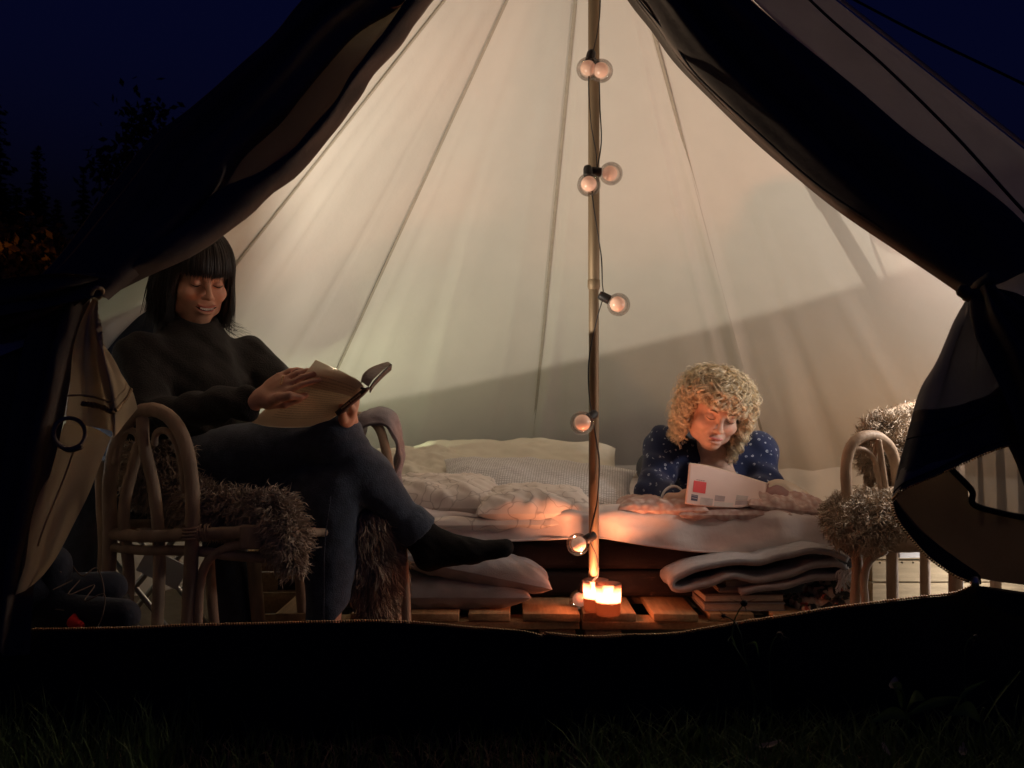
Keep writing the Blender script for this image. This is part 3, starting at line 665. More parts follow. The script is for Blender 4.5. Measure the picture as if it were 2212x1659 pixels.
# cuff of folded door leaf with zip, then the lower tan piece
cuff = [VP([(206,632,1.735),(176,690,1.725),(160,760,1.715),(152,830,1.71),(146,880,1.71),(143,918,1.705)]),
        VP([(208,632,1.725),(190,700,1.70),(184,770,1.685),(186,830,1.68),(190,880,1.68),(190,920,1.675)]),
        VP([(210,634,1.72),(210,700,1.71),(212,780,1.705),(222,840,1.70),(232,885,1.70),(236,930,1.70)]),
        VP([(210,636,1.72),(214,700,1.70),(220,770,1.67),(236,830,1.65),(245,880,1.645),(246,945,1.64)]),
        VP([(209,640,1.73),(212,720,1.72),(240,775,1.70),(258,820,1.69),(268,865,1.69),(270,915,1.685)]),
        VP([(206,645,1.74),(208,735,1.735),(252,790,1.725),(275,828,1.72),(287,848,1.72),(297,882,1.715)])]
o, g = sheet('cuff', cuff, 60, 60, M_tan, fl, fn=lambda U, W, g: .007*np.sin(W*30)*(1-U)*np.sin(np.pi*U)+.0025*noise3(g, 14., 3.))
tube('hem_tape', g[46, :]+np.array([0,-.003,0]), .0016, M_tan, fl, 60, 5)
teeth('zipper_teeth', g[49, 12:46]+np.array([0,-.003,0]), .0042, .0075, M_brass, fl, (0, -.4, -1))['kind'] = 'stuff'
teeth('zipper_teeth', g[49, 46:]+np.array([0,-.003,0]), .0046, .0055, M_brass, fl, (0, -.4, -1))['kind'] = 'stuff'
o, g = sheet('hanging_leaf', [VP([(240,945,1.705),(205,1030,1.70),(170,1110,1.70),(130,1190,1.70),(100,1235,1.70),(75,1262,1.70)]),
        VP([(205,925,1.712),(175,1010,1.705),(140,1090,1.695),(108,1160,1.69),(88,1215,1.69),(55,1275,1.695)]),
        VP([(165,915,1.72),(140,1000,1.72),(105,1080,1.715),(78,1150,1.71),(60,1210,1.71),(35,1285,1.71)]),
        VP([(140,915,1.725),(115,990,1.725),(75,1070,1.72),(45,1150,1.72),(28,1220,1.72),(15,1300,1.72)])], 50, 40, M_tan, fl, fn=lambda U, W, g: .006*np.sin(W*9+U*4)*np.sin(np.pi*U)+.003*noise3(g, 10., 3.))
tube('stitched_seam', g[6:36, 22]+np.array([0,-.0030,0]), .0016, M_tan, fl, 30, 5)
tube('tie_loop', [P(198,640,1.70), P(206,622,1.69), P(222,626,1.70), P(214,644,1.71)], .0035, M_tan, fl, 20, 6, closed=True)
a = np.linspace(0, 2*np.pi, 13)[:-1]
tube('tie_ring', [P(150+34*math.cos(t), 936+33*math.sin(t), 1.665+.012*math.cos(t)) for t in a], .0035, M_rattan, fl, 36, 8, closed=True)
tube('tie_cord', [P(128,962,1.665), P(150,972,1.66), P(176,966,1.66)], .0045, M_dry, fl, 12, 6)
# --- door sill with its zip; tan canvas, its shade put into the black
SILL = [(-260,1340),(-60,1358),(60,1361),(150,1360),(300,1357),(400,1352),(550,1349),(700,1345),(800,1343),(870,1345),(950,1351),(1000,1356),(1080,1362),(1140,1368),(1172,1376),(1180,1370),(1240,1376),(1300,1377),(1350,1374),(1450,1371),(1520,1360),(1600,1346),(1700,1331),(1800,1315),(1900,1302),(2000,1290),(2060,1283),(2108,1264),(2240,1280),(2460,1300)]
def sd(x): return 1.70+.05*((x-1106)/1100.)**2
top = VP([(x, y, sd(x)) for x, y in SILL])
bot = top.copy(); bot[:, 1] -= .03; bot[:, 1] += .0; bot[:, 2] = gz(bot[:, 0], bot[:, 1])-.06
o, g = sheet('door_sill', [top+np.array([0,.004,-.002]), top, top*.5+bot*.5+np.array([0,-.012,0]), bot], 260, 22, M_trimshade, tent, fn=lambda U, W, g: (.008*noise3(g, 5., 2.)+.003*noise3(g, 17., 5.))*np.sin(np.pi*np.clip(W, 0, 1)))
tt = crv(top[2:28], 500)
teeth('zipper_teeth', tt, .0046, .0042, M_brass, tent, (0, -.15, 1))['kind'] = 'stuff'
tube('zipper_tape', tt+np.array([0,.001,-.003]), .0022, mat('zip_tape', (.07,.045,.035), .9, .2, 80), tent, 400, 5)
# groundsheet inside
n_ = 60; a = np.arange(n_)*2*np.pi/n_; rr = np.array([0.01, .5, 1., 1.45, 1.88])
G = []
for r_ in rr:
    xs = TC[0]+r_*np.sin(a); ys = np.maximum(TC[1]+r_*np.cos(a), 1.76+0*a); G.append(np.stack([xs, ys, np.maximum(.012, gz(xs, ys)+.004)], -1))
G = np.array(G); i = np.arange(G.shape[0]*n_).reshape(-1, n_)
f = np.stack([i[:-1], np.roll(i[:-1], -1, 1), np.roll(i[1:], -1, 1), i[1:]], -1).reshape(-1, 4)
link('groundsheet', rawmesh('groundsheet', G.reshape(-1, 3), f), mat('groundsheet_brown', (.10,.075,.055), .8, .2, 20), tent)
# pole
pz = P(1286,1262,2.86)
tube('pole', [(TC[0], TC[1], APZ+.05), (TC[0]-.001, TC[1], 1.6), (TC[0]-.002, TC[1], 1.06)], .0165, M_pole, tent, 8, 20)
tube('pole', [(TC[0]-.002, TC[1], 1.09), (TC[0]-.003, TC[1], .7), (TC[0]-.004, TC[1], .152)], .0145, M_pole, tent, 8, 20)
lathe('pole_collar', [(.0166,-.012),(.0178,-.010),(.0178,.010),(.0166,.012)], (TC[0]-.002, TC[1], 1.075), M_pole, tent)
E_READ, E_RIGHT, E_LEFT, E_TORCH, E_CAND, E_TEA, E_HANG, E_SIDE = 35., 1.7, 2.5, 3.2, 8.5, 3., 10.5, 10.
# ================================================================== lights inside the tent (each in a lamp)
def spot(name, loc, axis, W, col, ang, rad, parent):
    l = bpy.data.lights.new(name, 'SPOT'); l.energy = W; l.color = col; l.shadow_soft_size = rad; l.spot_size = R(ang); l.spot_blend = .02
    o = bpy.data.objects.new(name, l); C.objects.link(o); o.location = tuple(loc)
    o.rotation_euler = Vector(axis).to_track_quat('-Z', 'Y').to_euler()
    o.parent = parent; o.matrix_parent_inverse = Matrix.Translation(-parent.location); return o
M_led = mat('led_lens', (.9,.9,.8), .4, emis=(1.,.9,.66), estr=6.)
LAMP = P(734, 814, 2.445)
rl = empty('reading_lamp', LAMP, 'small clip-on book lamp hidden behind the pages of the big book', 'lamp')
for fd, ha in (((-.97,-.02,.17), 66), ((.05,-1.,.20), 60)):  # unseen shells added to keep the lamp's light off reader and page
    shell = []; fd = np.array(fd); fd /= np.linalg.norm(fd); e1 = np.cross(fd, (0,0,1)); e1 /= np.linalg.norm(e1); e2 = np.cross(fd, e1)
    for t in np.linspace(.02, R(ha), 8): shell.append([LAMP+.015*(fd*math.cos(t)+(e1*math.cos(q)+e2*math.sin(q))*math.sin(t)) for q in np.linspace(0, 2*np.pi, 25)[:-1]])
    G = np.array(shell); i = np.arange(G.shape[0]*24).reshape(-1, 24)
    link('light_blocker', rawmesh('light_blocker', G.reshape(-1, 3), np.stack([i[:-1], np.roll(i[:-1], -1, 1), np.roll(i[1:], -1, 1), i[1:]], -1).reshape(-1, 4)), M_rubber, rl)
box('clip', LAMP+np.array([.0,.004,-.030]), (.022,.008,.030), M_rubber, rl)
tube('gooseneck', [LAMP+np.array([0,0,-.009]), LAMP+np.array([.002,.002,-.02]), LAMP+np.array([.0,.004,-.03])], .0035, M_rubber, rl, 14, 8)
lathe('lamp_lens', sph_prof(.005), LAMP+np.array([0,0,-.007]), M_led, rl, n=14)
spot('reading_light', LAMP, (-.19,.045,.93), E_READ, (1.,.90,.74), 177, .002, rl)

def lantern(loc, label, W, col, h=.16, hang=None, rad=.03):
    loc = np.asarray(loc, float); t = empty('camp_lantern', loc, label, 'lantern', None)
    lathe('base', [(.001,0),(.045,0),(.048,.01),(.045,.035),(.036,.042)], loc, M_rubber, t)
    m = mat('lantern_diffuser', (.9,.9,.9), .5, emis=(1,.96,.92), estr=9.)
    lathe('diffuser', [(.034,.042),(.036,.06),(.036,h-.04),(.032,h-.03)], loc, m, t)
    lathe('cap', [(.034,h-.03),(.042,h-.028),(.040,h-.012),(.02,h-.002),(.001,h)], loc, M_rubber, t)
    if hang is not None: tube('hanging_cord', [loc+np.array([0,0,h]), (loc+np.array([0,0,h])+np.asarray(hang))/2, np.asarray(hang)], .002, M_rubber, t, 6, 5)
    point('lantern_light', loc+np.array([-.075 if hang is not None and loc[0] > 0 else 0, 0, h*.5 if hang is not None else h+.03]), W, col, rad, t)
    return t
def roof_above(p): rr_ = math.hypot(p[0]-TC[0], p[1]-TC[1]); return np.array([p[0], p[1], APZ-(APZ-WZ)*rr_/TR-.02])
lantern((1.40, 2.92, .015), 'white camp lantern standing on the floor behind the right door flap', E_RIGHT, (1.,.90,.82))
p_ = P(2190, 850, 2.75); lantern(p_, 'added fill lantern hanging unseen behind the right door flap', E_HANG, (1.,.91,.84), hang=roof_above(p_), rad=.05)  # unseen lantern added to fill the bed and right wall with light
p_ = P(55, 1010, 2.80); lantern(p_, 'camp lantern hanging low at the left wall behind the left door flap', E_LEFT, (.95,.95,1.), hang=roof_above(p_))
g_ = np.array([px(797, 3.62), 3.62, .40]); gs = empty('stool', (g_[0], g_[1], 0), 'small side stool with a lantern between the bed and the left tent wall', 'stool')
lathe('stool_seat', [(.001,.38),(.09,.38),(.10,.388),(.09,.398),(.001,.398)], (g_[0], g_[1], 0), M_pine, gs)
for k in range(3): tube('leg', [(g_[0]+.06*math.cos(k*2.1), g_[1]+.06*math.sin(k*2.1), .38), (g_[0]+.09*math.cos(k*2.1), g_[1]+.09*math.sin(k*2.1), .012)], .012, M_pine, gs, 4, 8)
lantern(g_, 'camp lantern on the side stool hidden behind the mauve throw', E_SIDE, (.90,1.,.62), h=.12)
# small lamp beside the lying reader
tl = P(1779,1102,3.04)
ft = empty('head_torch', tl, 'small white head torch lying at the right end of the magazine', 'torch')
lathe('torch_body', [(.001,-.018),(.014,-.016),(.017,.0),(.014,.012),(.001,.014)], tl, M_white, ft, n=16, ax=(-.6,.2,.5))
lathe('torch_lens', [(.013,.013),(.011,.016),(.001,.017)], tl, mat('torch_glow', (1,1,1), .4, emis=(.85,.92,1.), estr=14.), ft, n=16, ax=(-.6,.2,.5))
tube('strap', [tl+np.array([.0,.0,-.01]), tl+np.array([-.04,-.01,-.022]), tl+np.array([-.085,0,-.024])], .0045, M_white, ft, 12, 6)
spot('torch_light', tl+np.array([-.02,-.012,.025]), (-.85,.30,.55), E_TORCH, (.80,.90,1.), 100, .012, ft)

# ================================================================== pallets
def pallet(label, x0, x1, boards, yf, yb, zt):
    t = empty('pallet', ((x0+x1)/2, (yf+yb)/2, 0), label, 'pallet', 'wooden pallets under the bed')
    for (a, b) in boards:
        box('board', ((a+b)/2, (yf+yb)/2+rng.uniform(-.006, .012), zt-.011), (b-a, yb-yf, .022), M_pine, t, bevel=.002, jit=.0015, rz=rng.uniform(-.006, .006))
    for y in (yf+.055, (yf+yb)/2, yb-.055): box('stringer', ((x0+x1)/2, y, zt-.034), (x1-x0, .095, .022), M_pine, t, bevel=.002, jit=.001)
    for y in (yf+.06, yb-.06):
        for k in range(3): box('block', (x0+.06+(x1-x0-.12)*k/2, y, zt-.088), (.10, .09, .084), M_pine, t, bevel=.002)
    return t
def bx_(a, b, d=2.77): return (px(a, d), px(b, d))
pallet('left pallet with uneven board ends, in front of the grey cushions', px(596, 2.77), px(1250, 2.77), [bx_(598,684), bx_(760,850), bx_(884,991), bx_(1014,1103), bx_(1128,1250)], 2.755, 3.60, .152)
pallet('right pallet that carries the candle and the stack of books', px(1256, 2.77), px(1960, 2.77), [bx_(1258,1373), bx_(1411,1506), bx_(1530,1625), bx_(1665,1770), bx_(1800,1900)], 2.760, 3.60, .150)

# ================================================================== bed
bed = empty('bed', (.32, 3.6, .15), 'low double bed of two black mattress bases under a pale sheet, on the pallets', 'bed')
x0, x1 = -.44, px(1838, 3.0)
for k, (z0, z1) in enumerate(((.153,.232),(.235,.322))):
    o = box('mattress_base', ((x0+x1)/2, 3.66, (z0+z1)/2), (x1-x0+.008*k, 1.36, z1-z0), M_black, bed, bevel=.02)
    o.modifiers['bevel'].segments = 4
box('mattress', ((x0+x1)/2, 3.65, .366), (x1-x0, 1.34, .082), M_sheet, bed, bevel=.025).modifiers['bevel'].segments = 4
ft_ = [(700,1140),(870,1138),(940,1160),(1060,1168),(1180,1165),(1290,1161),(1400,1178),(1500,1190),(1600,1194),(1700,1195),(1780,1190),(1836,1176)]
B0 = VP([(x, y, 2.955) for x, y in ft_]); B1 = B0.copy(); B1[:, 1] += .004; B1[:, 2] = B1[:, 2]*.45+.415*.55
B2 = B0.copy(); B2[:, 1] = 2.985; B2[:, 2] = .413; B3 = B2.copy(); B3[:, 1] = 3.25; B3[:, 2] = .418; B4 = B3.copy(); B4[:, 1] = 4.3; B4[:, 0] = B4[:, 0]*.9
def shw(U, W, g):
    fr_ = np.clip(1-W*2.2, 0, 1)
    return fr_*(.009*np.sin(U*21+np.sin(U*7)*2)+.004*np.sin(U*63+W*9))*(W < .7)+.006*noise3(g*np.array([1,3,2]), 4., 1.)+.004*noise3(g*np.array([1,4,3]), 13., 3.)+.0035*np.abs(np.sin(g[..., 0]*19+g[..., 1]*23+2*np.sin(g[..., 0]*7)))**3*np.clip(W*3, 0, 1)
sheet('sheet', [B0, B1, B2, B3, B4], 220, 90, M_sheet, bed, fn=lambda U, W, g: -shw(U, W, g))
tube('sheet_hem', B0[1:]+np.array([0,-.002,0]), .003, M_sheet, bed, 120, 6)
box('care_strap', P(1628,1204,2.968), (.010,.003,.04), M_greyc, bed, ry=-.5, bevel=.0)

def pillow(name, c, size, m, label, cat, rz=0., rx=0., ry=0., pinch=.10, wr=.012, seed=0, group=None, p=2.4, n=56, sag=0., parent=None):
    w, d, h = size; u = np.linspace(-1, 1, n); U, W = np.meshgrid(u, u, indexing='ij')
    X = U*(1-pinch*(1-W**2)*np.abs(U)); Y = W*(1-pinch*(1-U**2)*np.abs(W))
    hh = (np.clip(1-np.abs(U)**p, 0, 1)*np.clip(1-np.abs(W)**p, 0, 1))**.5
    vs = []
    for s in (1, -1):
        q = np.stack([X*w/2, Y*d/2, s*hh*h/2*(1 if s > 0 else .8)], -1)
        edge = np.clip(np.maximum(np.abs(U), np.abs(W))**3, 0, 1)
        nz = wr*(noise3(q, 7./max(w, d)*1.2, seed)+.5*noise3(q, 22./max(w, d), seed+3))+wr*.6*edge*np.sin(np.arctan2(W, U)*17+seed)
        q[..., 2] += nz*np.clip(hh*2.2, 0, 1)-sag*(X**2)
        vs.append(q.reshape(-1, 3))
    V = np.vstack(vs); i = np.arange(n*n).reshape(n, n)
    f = np.stack([i[:-1, :-1], i[1:, :-1], i[1:, 1:], i[:-1, 1:]], -1).reshape(-1, 4)
    f = np.vstack([f, f[:, ::-1]+n*n])
    Mx = np.array(Matrix.Rotation(rz, 3, 'Z')@Matrix.Rotation(rx, 3, 'X')@Matrix.Rotation(ry, 3, 'Y'))
    o = link(name, rawmesh(name, V@Mx.T+np.asarray(c, float), f), m, parent)
    if label: tag(o, label, cat, group)
    return o
# pillows at the head end (far side)
pillow('pillow', P(1105,1022,3.62), (.80,.46,.17), M_pillow, 'large plain cream pillow at the back of the bed, behind the checked one', 'pillow', rx=.36, wr=.008, seed=1, pinch=.05, p=3.)
pillow('pillow', P(905,1030,3.50), (.50,.44,.15), M_pillow, 'plain cream pillow at the far left corner of the bed', 'pillow', rx=.3, rz=.2, wr=.012, seed=2, pinch=.07)
# checked pillow: woven squares
M_check = mat('waffle_cotton', (.60,.60,.60), .92, .05, 20)
n = M_check.node_tree; bs = n.nodes[M_check['bsdf']]; L = n.links.new
tc = n.nodes.new('ShaderNodeTexCoord'); mp = n.nodes.new('ShaderNodeMapping'); mp.inputs['Rotation'].default_value = (0,0,.12)
br = n.nodes.new('ShaderNodeTexBrick'); br.offset = 0; br.inputs['Scale'].default_value = 62; br.inputs['Brick Width'].default_value = .5; br.inputs['Row Height'].default_value = .5; br.inputs['Mortar Size'].default_value = .07
br.inputs['Color1'].default_value = (.76,.75,.74,1); br.inputs['Color2'].default_value = (.66,.65,.65,1); br.inputs['Mortar'].default_value = (.44,.42,.41,1)
L(tc.outputs['Object'], mp.inputs[0]); L(mp.outputs[0], br.inputs[0]); L(br.outputs[0], bs.inputs['Base Color'])
bm_ = n.nodes.new('ShaderNodeBump'); bm_.inputs['Strength'].default_value = .4; bm_.inputs['Distance'].default_value = .003; L(br.outputs[1], bm_.inputs['Height']); bm_.invert = True; L(bm_.outputs[0], bs.inputs['Normal'])
pillow('pillow', P(1158,1046,3.27), (.67,.36,.125), M_check, 'pale grey waffle checked pillow lying behind the tent pole', 'pillow', rx=.30, rz=-.10, ry=.06, wr=.006, seed=5, pinch=.09, p=2.)
# floral duvet: folded in two lumps
M_flor = mat('floral_cotton', (.70,.63,.57), .92, .05, 20)
n = M_flor.node_tree; bs = n.nodes[M_flor['bsdf']]; L = n.links.new
vo = n.nodes.new('ShaderNodeTexVoronoi'); vo.feature = 'DISTANCE_TO_EDGE'; vo.inputs['Scale'].default_value = 13
tc = n.nodes.new('ShaderNodeTexCoord'); ns = n.nodes.new('ShaderNodeTexNoise'); ns.inputs['Scale'].default_value = 9
ad = n.nodes.new('ShaderNodeVectorMath'); ad.operation = 'MULTIPLY_ADD'; ad.inputs[1].default_value = (.18,.18,.18)
L(tc.outputs['Object'], ns.inputs[0]); L(ns.outputs[1], ad.inputs[0]); L(tc.outputs['Object'], ad.inputs[2]); L(ad.outputs[0], vo.inputs['Vector'])
cr = n.nodes.new('ShaderNodeValToRGB'); cr.color_ramp.elements[0].position = .0; cr.color_ramp.elements[0].color = (.42,.36,.32,1); cr.color_ramp.elements[1].position = .035; cr.color_ramp.elements[1].color = (.70,.63,.57,1)
L(vo.outputs[0], cr.inputs[0]); L(cr.outputs[0], bs.inputs['Base Color'])
dv = empty('duvet', P(1080,1110,3.1), 'pale floral duvet folded and rumpled on the left half of the bed', 'duvet')
pillow('duvet_fold', P(1152,1100,3.07)+np.array([0,0,.010]), (.36,.24,.125), M_flor, None, None, rz=.06, rx=.10, wr=.006, seed=11, pinch=.03, p=3.2, parent=dv)
pillow('duvet_fold', P(950,1082,3.14)+np.array([0,0,.01]), (.42,.30,.135), M_flor, None, None, rz=-.12, rx=.12, wr=.007, seed=12, pinch=.04, p=3., parent=dv)
pillow('duvet_fold', P(1085,1126,3.02), (.56,.14,.055), M_flor, None, None, rz=.05, rx=.05, wr=.005, seed=13, pinch=.02, p=4., parent=dv)
# quilt under the magazine
M_quilt = mat('quilted_pink', (.56,.40,.35), .93, .10, 20)
n = M_quilt.node_tree; bs = n.nodes[M_quilt['bsdf']]; L = n.links.new
vo = n.nodes.new('ShaderNodeTexVoronoi'); vo.inputs['Scale'].default_value = 60; tc = n.nodes.new('ShaderNodeTexCoord'); L(tc.outputs['Object'], vo.inputs['Vector'])
cr = n.nodes.new('ShaderNodeValToRGB'); cr.color_ramp.elements[0].color = (.62,.50,.44,1); cr.color_ramp.elements[1].position = .75; cr.color_ramp.elements[1].color = (.46,.29,.25,1)
L(vo.outputs[0], cr.inputs[0]); L(cr.outputs[0], bs.inputs['Base Color'])
bm_ = n.nodes.new('ShaderNodeBump'); bm_.inputs['Strength'].default_value = .5; bm_.inputs['Distance'].default_value = .004; bm_.invert = True; L(vo.outputs[0], bm_.inputs['Height']); L(bm_.outputs[0], bs.inputs['Normal'])
ql = empty('quilt', P(1550,1100,3.1), 'dusty pink quilt folded under the magazine and elbows', 'quilt')
pillow('quilt_fold', P(1425,1096,3.05), (.27,.20,.070), M_quilt, None, None, rz=-.04, wr=.005, seed=21, pinch=.02, p=4., parent=ql)
pillow('quilt_fold', P(1570,1104,3.06), (.34,.22,.064), M_quilt, None, None, rz=.03, wr=.005, seed=22, pinch=.02, p=4., parent=ql)
pillow('quilt_fold', P(1690,1094,3.06), (.28,.20,.095), M_quilt, None, None, rz=.10, wr=.009, ry=.12, seed=23, pinch=.03, p=2.6, parent=ql)

# ================================================================== things on the pallets
pillow('floor_cushion', P(976,1276,2.90), (.46,.22,.112), M_greyc, 'lower grey floor cushion lying flat on the left pallet', 'cushion', wr=.004, seed=31, pinch=.04, p=3.4, group='grey floor cushions stacked against the bed')
pillow('floor_cushion', P(1030,1226,2.90), (.44,.22,.105), M_greyc, 'upper grey floor cushion, slanted on top of the other', 'cushion', ry=.20, wr=.004, seed=32, pinch=.04, p=3.4, group='grey floor cushions stacked against the bed')
M_pages = mat('page_block', (.40,.33,.26), .9, .2, 60, stretch=(1,1,14))
def book(c, w, d, h, cov, label, rz=0.):
    t = empty('book', (c[0], c[1], c[2]-h/2), label, 'book', 'books stacked under the grey blanket')
    box('page_block', c, (w-.006, d-.006, h-.006), M_pages, t, rz=rz, bevel=.001)
    for s in (-1, 1): box('cover', (c[0], c[1], c[2]+s*(h/2-.0015)), (w, d, .003), cov, t, rz=rz, bevel=.001)
    box('spine', (c[0]+math.sin(rz)*(0), c[1]+(d/2-.001)*math.cos(rz), c[2]), (w, .003, h), cov, t, rz=rz, bevel=.001)
Mb1 = mat('cover_brown', (.12,.07,.05), .6, .1, 40); Mb2 = mat('cover_beige', (.42,.32,.24), .7, .1, 40); Mb3 = mat('cover_grey', (.28,.25,.25), .7, .1, 40)
bxx = px(1598, 2.84)
book((bxx, 2.88, .162), .230, .17, .022, Mb3, 'hardback at the bottom of the book stack, touching the pallet')
book((bxx-.002, 2.88, .1855), .226, .165, .023, Mb1, 'brown hardback in the middle of the book stack', .03)
book((bxx+.010, 2.89, .2045), .150, .14, .014, Mb2, 'thin book just beneath the pair of beige ones', -.02)
book((bxx+.020, 2.89, .222), .142, .13, .020, Mb2, 'small beige book on top of the stack, right under the grey blanket', .05)
# folded grey blanket on top of the books
PB = [(1834,1212),(1800,1196),(1757,1193),(1700,1204),(1650,1218),(1600,1216),(1540,1226),(1490,1240),(1458,1256),(1456,1272),(1480,1276),(1530,1266),(1580,1250),(1640,1254),(1700,1246),(1760,1228),(1810,1222),(1828,1236),(1812,1250),(1760,1252),(1700,1268),(1650,1276),(1600,1284),(1560,1278),(1510,1290),(1486,1296),(1478,1306),(1490,1314)]
PB = [(x, y-3) for x, y in PB[:23]]
bl = [VP([(x, y+rng.uniform(-1, 1), d) for x, y in PB]) for d in (2.79, 2.80)]
A0 = bl[0]; rows = [A0+np.array([.0, k*.05, .004*math.sin(k*1.3)]) for k in range(5)]
tag(sheet('folded_blanket', rows, 150, 14, M_wool, None, fn=lambda U, W, g: .004*noise3(g, 16., 1.), thick=.016)[0], 'grey wool blanket folded in loose layers on top of the book stack', 'blanket')
V = []; 
base_ = VP([(1828,1228,2.80)])[0]
tag(link('blanket_ribbon', rawmesh('blanket_ribbon', *tubes(np.array([crv([base_+rng.normal(0,.004,3), base_+np.array([rng.uniform(-.03,.02),-.012,-.015])+rng.normal(0,.004,3), base_+np.array([rng.uniform(-.04,.03),-.008,rng.uniform(-.07,-.02)])], 8) for _ in range(40)]), np.linspace(.0022, .0012, 8), 4)), M_white), 'white frayed ribbon end hanging from the right side of the grey blanket', 'ribbon')
# patterned blanket
M_pat = mat('floral_throw', (.3,.2,.16), .93, .1, 20)
n = M_pat.node_tree; bs = n.nodes[M_pat['bsdf']]; L = n.links.new
vo = n.nodes.new('ShaderNodeTexVoronoi'); vo.inputs['Scale'].default_value = 60; tc = n.nodes.new('ShaderNodeTexCoord'); L(tc.outputs['Object'], vo.inputs['Vector'])
sx = n.nodes.new('ShaderNodeSeparateColor'); L(vo.outputs[1], sx.inputs[0]); cr = n.nodes.new('ShaderNodeValToRGB'); cr.color_ramp.interpolation = 'CONSTANT'
for i_, (p_, c_) in enumerate([(0,(.05,.045,.04,1)),(.30,(.32,.07,.05,1)),(.40,(.44,.36,.29,1)),(.66,(.12,.13,.08,1)),(.80,(.48,.33,.26,1))]):
    e = cr.color_ramp.elements[i_] if i_ < 2 else cr.color_ramp.elements.new(p_)
    e.position = p_; e.color = c_
L(sx.outputs[0], cr.inputs[0]); L(cr.outputs[0], bs.inputs['Base Color'])
pb = empty('patterned_throw', P(1780,1322,2.84), 'dark floral throw with red blossoms, bundled beside the books', 'throw')
for (x, y, w_, h_, sd_, rz_) in ((1772,1316,.17,.04,1,.1),(1786,1298,.16,.045,2,-.15),(1800,1276,.13,.045,3,.2),(1740,1306,.09,.05,4,.3)):
    pillow('fold', P(x, y, 2.86), (w_,.14,h_), M_pat, None, None, rz=rz_, ry=-.12, wr=.010, seed=40+sd_, pinch=.03, p=2.6, n=30, parent=pb)
# candle
M_glass = bpy.data.materials.new('candle_glass'); M_glass.use_nodes = True; n = M_glass.node_tree; n.nodes.clear()
o_ = n.nodes.new('ShaderNodeOutputMaterial'); tr = n.nodes.new('ShaderNodeBsdfTransparent'); tr.inputs[0].default_value = (.97,.86,.82,1); gl = n.nodes.new('ShaderNodeBsdfGlossy'); gl.inputs['Roughness'].default_value = .08
df = n.nodes.new('ShaderNodeBsdfTranslucent'); df.inputs[0].default_value = (.8,.5,.42,1); m1 = n.nodes.new('ShaderNodeMixShader'); m1.inputs[0].default_value = .62; m2 = n.nodes.new('ShaderNodeMixShader'); fz = n.nodes.new('ShaderNodeFresnel'); fz.inputs[0].default_value = 1.45
n.links.new(tr.outputs[0], m1.inputs[1]); n.links.new(df.outputs[0], m1.inputs[2]); n.links.new(fz.outputs[0], m2.inputs[0]); n.links.new(m1.outputs[0], m2.inputs[1]); n.links.new(gl.outputs[0], m2.inputs[2]); n.links.new(m2.outputs[0], o_.inputs[0])
CR_ = .0365
M_wax = mat('wax', (.85,.50,.35), .5, .05, 20, emis=(1.,.26,.08), estr=2.2)  # flame light scattered in the wax is put in as emission
M_flame = mat('flame', (1,.8,.4), .5, emis=(1.,.62,.22), estr=24.)
for q_, (vx, dd, lb) in enumerate(((1314, 2.738, 'front candle in a frosted pink glass, right of the two at the pole'), (1287, 2.796, 'rear candle in a frosted pink glass, half hidden by the front one'))):
    cz = P(vx, 1333, dd); cz[2] = .1515
    cd = empty('candle', cz, lb, 'candle', 'lit glass candles at the foot of the pole')
    lathe('glass', [(.001,.001),(CR_*.88,.001),(CR_*.92,.005),(CR_,.086),(CR_*.98,.0875),(CR_*.94,.086),(CR_*.86,.010),(.001,.008)], cz, M_glass, cd, n=36)
    lathe('wax', [(.001,.0105),(CR_*.83,.0105),(CR_*.88,.036),(CR_*.85,.040),(.01,.037),(.001,.037)], cz, M_wax, cd, n=32)
    tube('wick', [cz+np.array([0,0,.037]), cz+np.array([.001,0,.045])], .0012, M_rubber, cd, 4, 6)
    lathe('flame', [(.0005,.0),(.0042,.005),(.0052,.010),(.0040,.017),(.0018,.024),(.0003,.029)], cz+np.array([0,0,.042]), M_flame, cd, n=12)
    point('candle_light', cz+np.array([0,0,.060]), E_CAND, (1.,.34,.16), .012, cd)
# ================================================================== festoon lights on the pole
fs = empty('festoon_lights', (TC[0], TC[1]-.03, 1.4), 'string of round bulbs wound down the tent pole', 'string lights')
M_bglass = bpy.data.materials.new('bulb_glass'); M_bglass.use_nodes = True; n = M_bglass.node_tree; n.nodes.clear()
o_ = n.nodes.new('ShaderNodeOutputMaterial'); tr = n.nodes.new('ShaderNodeBsdfTransparent'); tr.inputs[0].default_value = (.90,.87,.85,1); gl = n.nodes.new('ShaderNodeBsdfGlossy'); gl.inputs['Roughness'].default_value = .03
lw = n.nodes.new('ShaderNodeLayerWeight'); lw.inputs[0].default_value = .35; m2 = n.nodes.new('ShaderNodeMixShader'); ml = n.nodes.new('ShaderNodeMath'); ml.operation = 'MULTIPLY'; ml.inputs[1].default_value = .55
n.links.new(lw.outputs[0], ml.inputs[0]); n.links.new(ml.outputs[0], m2.inputs[0]); n.links.new(tr.outputs[0], m2.inputs[1]); n.links.new(gl.outputs[0], m2.inputs[2]); n.links.new(m2.outputs[0], o_.inputs[0])
M_frost = mat('frosted_bulb', (.82,.55,.42), .18, .04, 20, spec=.7, emis=(1.,.50,.32), estr=.20)
D0 = 2.80
BULBS = [((1270,149,2.79),(1274,131,2.80),.033),((1299,153,2.775),(1281,134,2.80),.033),((1272,399,2.77),(1270,370,2.79),.033),((1320,375,2.80),(1286,371,2.81),.033),
         ((1336,658,2.80),(1309,644,2.805),.033),((1257,914,2.78),(1280,897,2.81),.034),((1248,1176,2.79),(1276,1160,2.81),.032),((1252,1297,2.86),(1262,1262,2.85),.031)]
sphere_cache = None
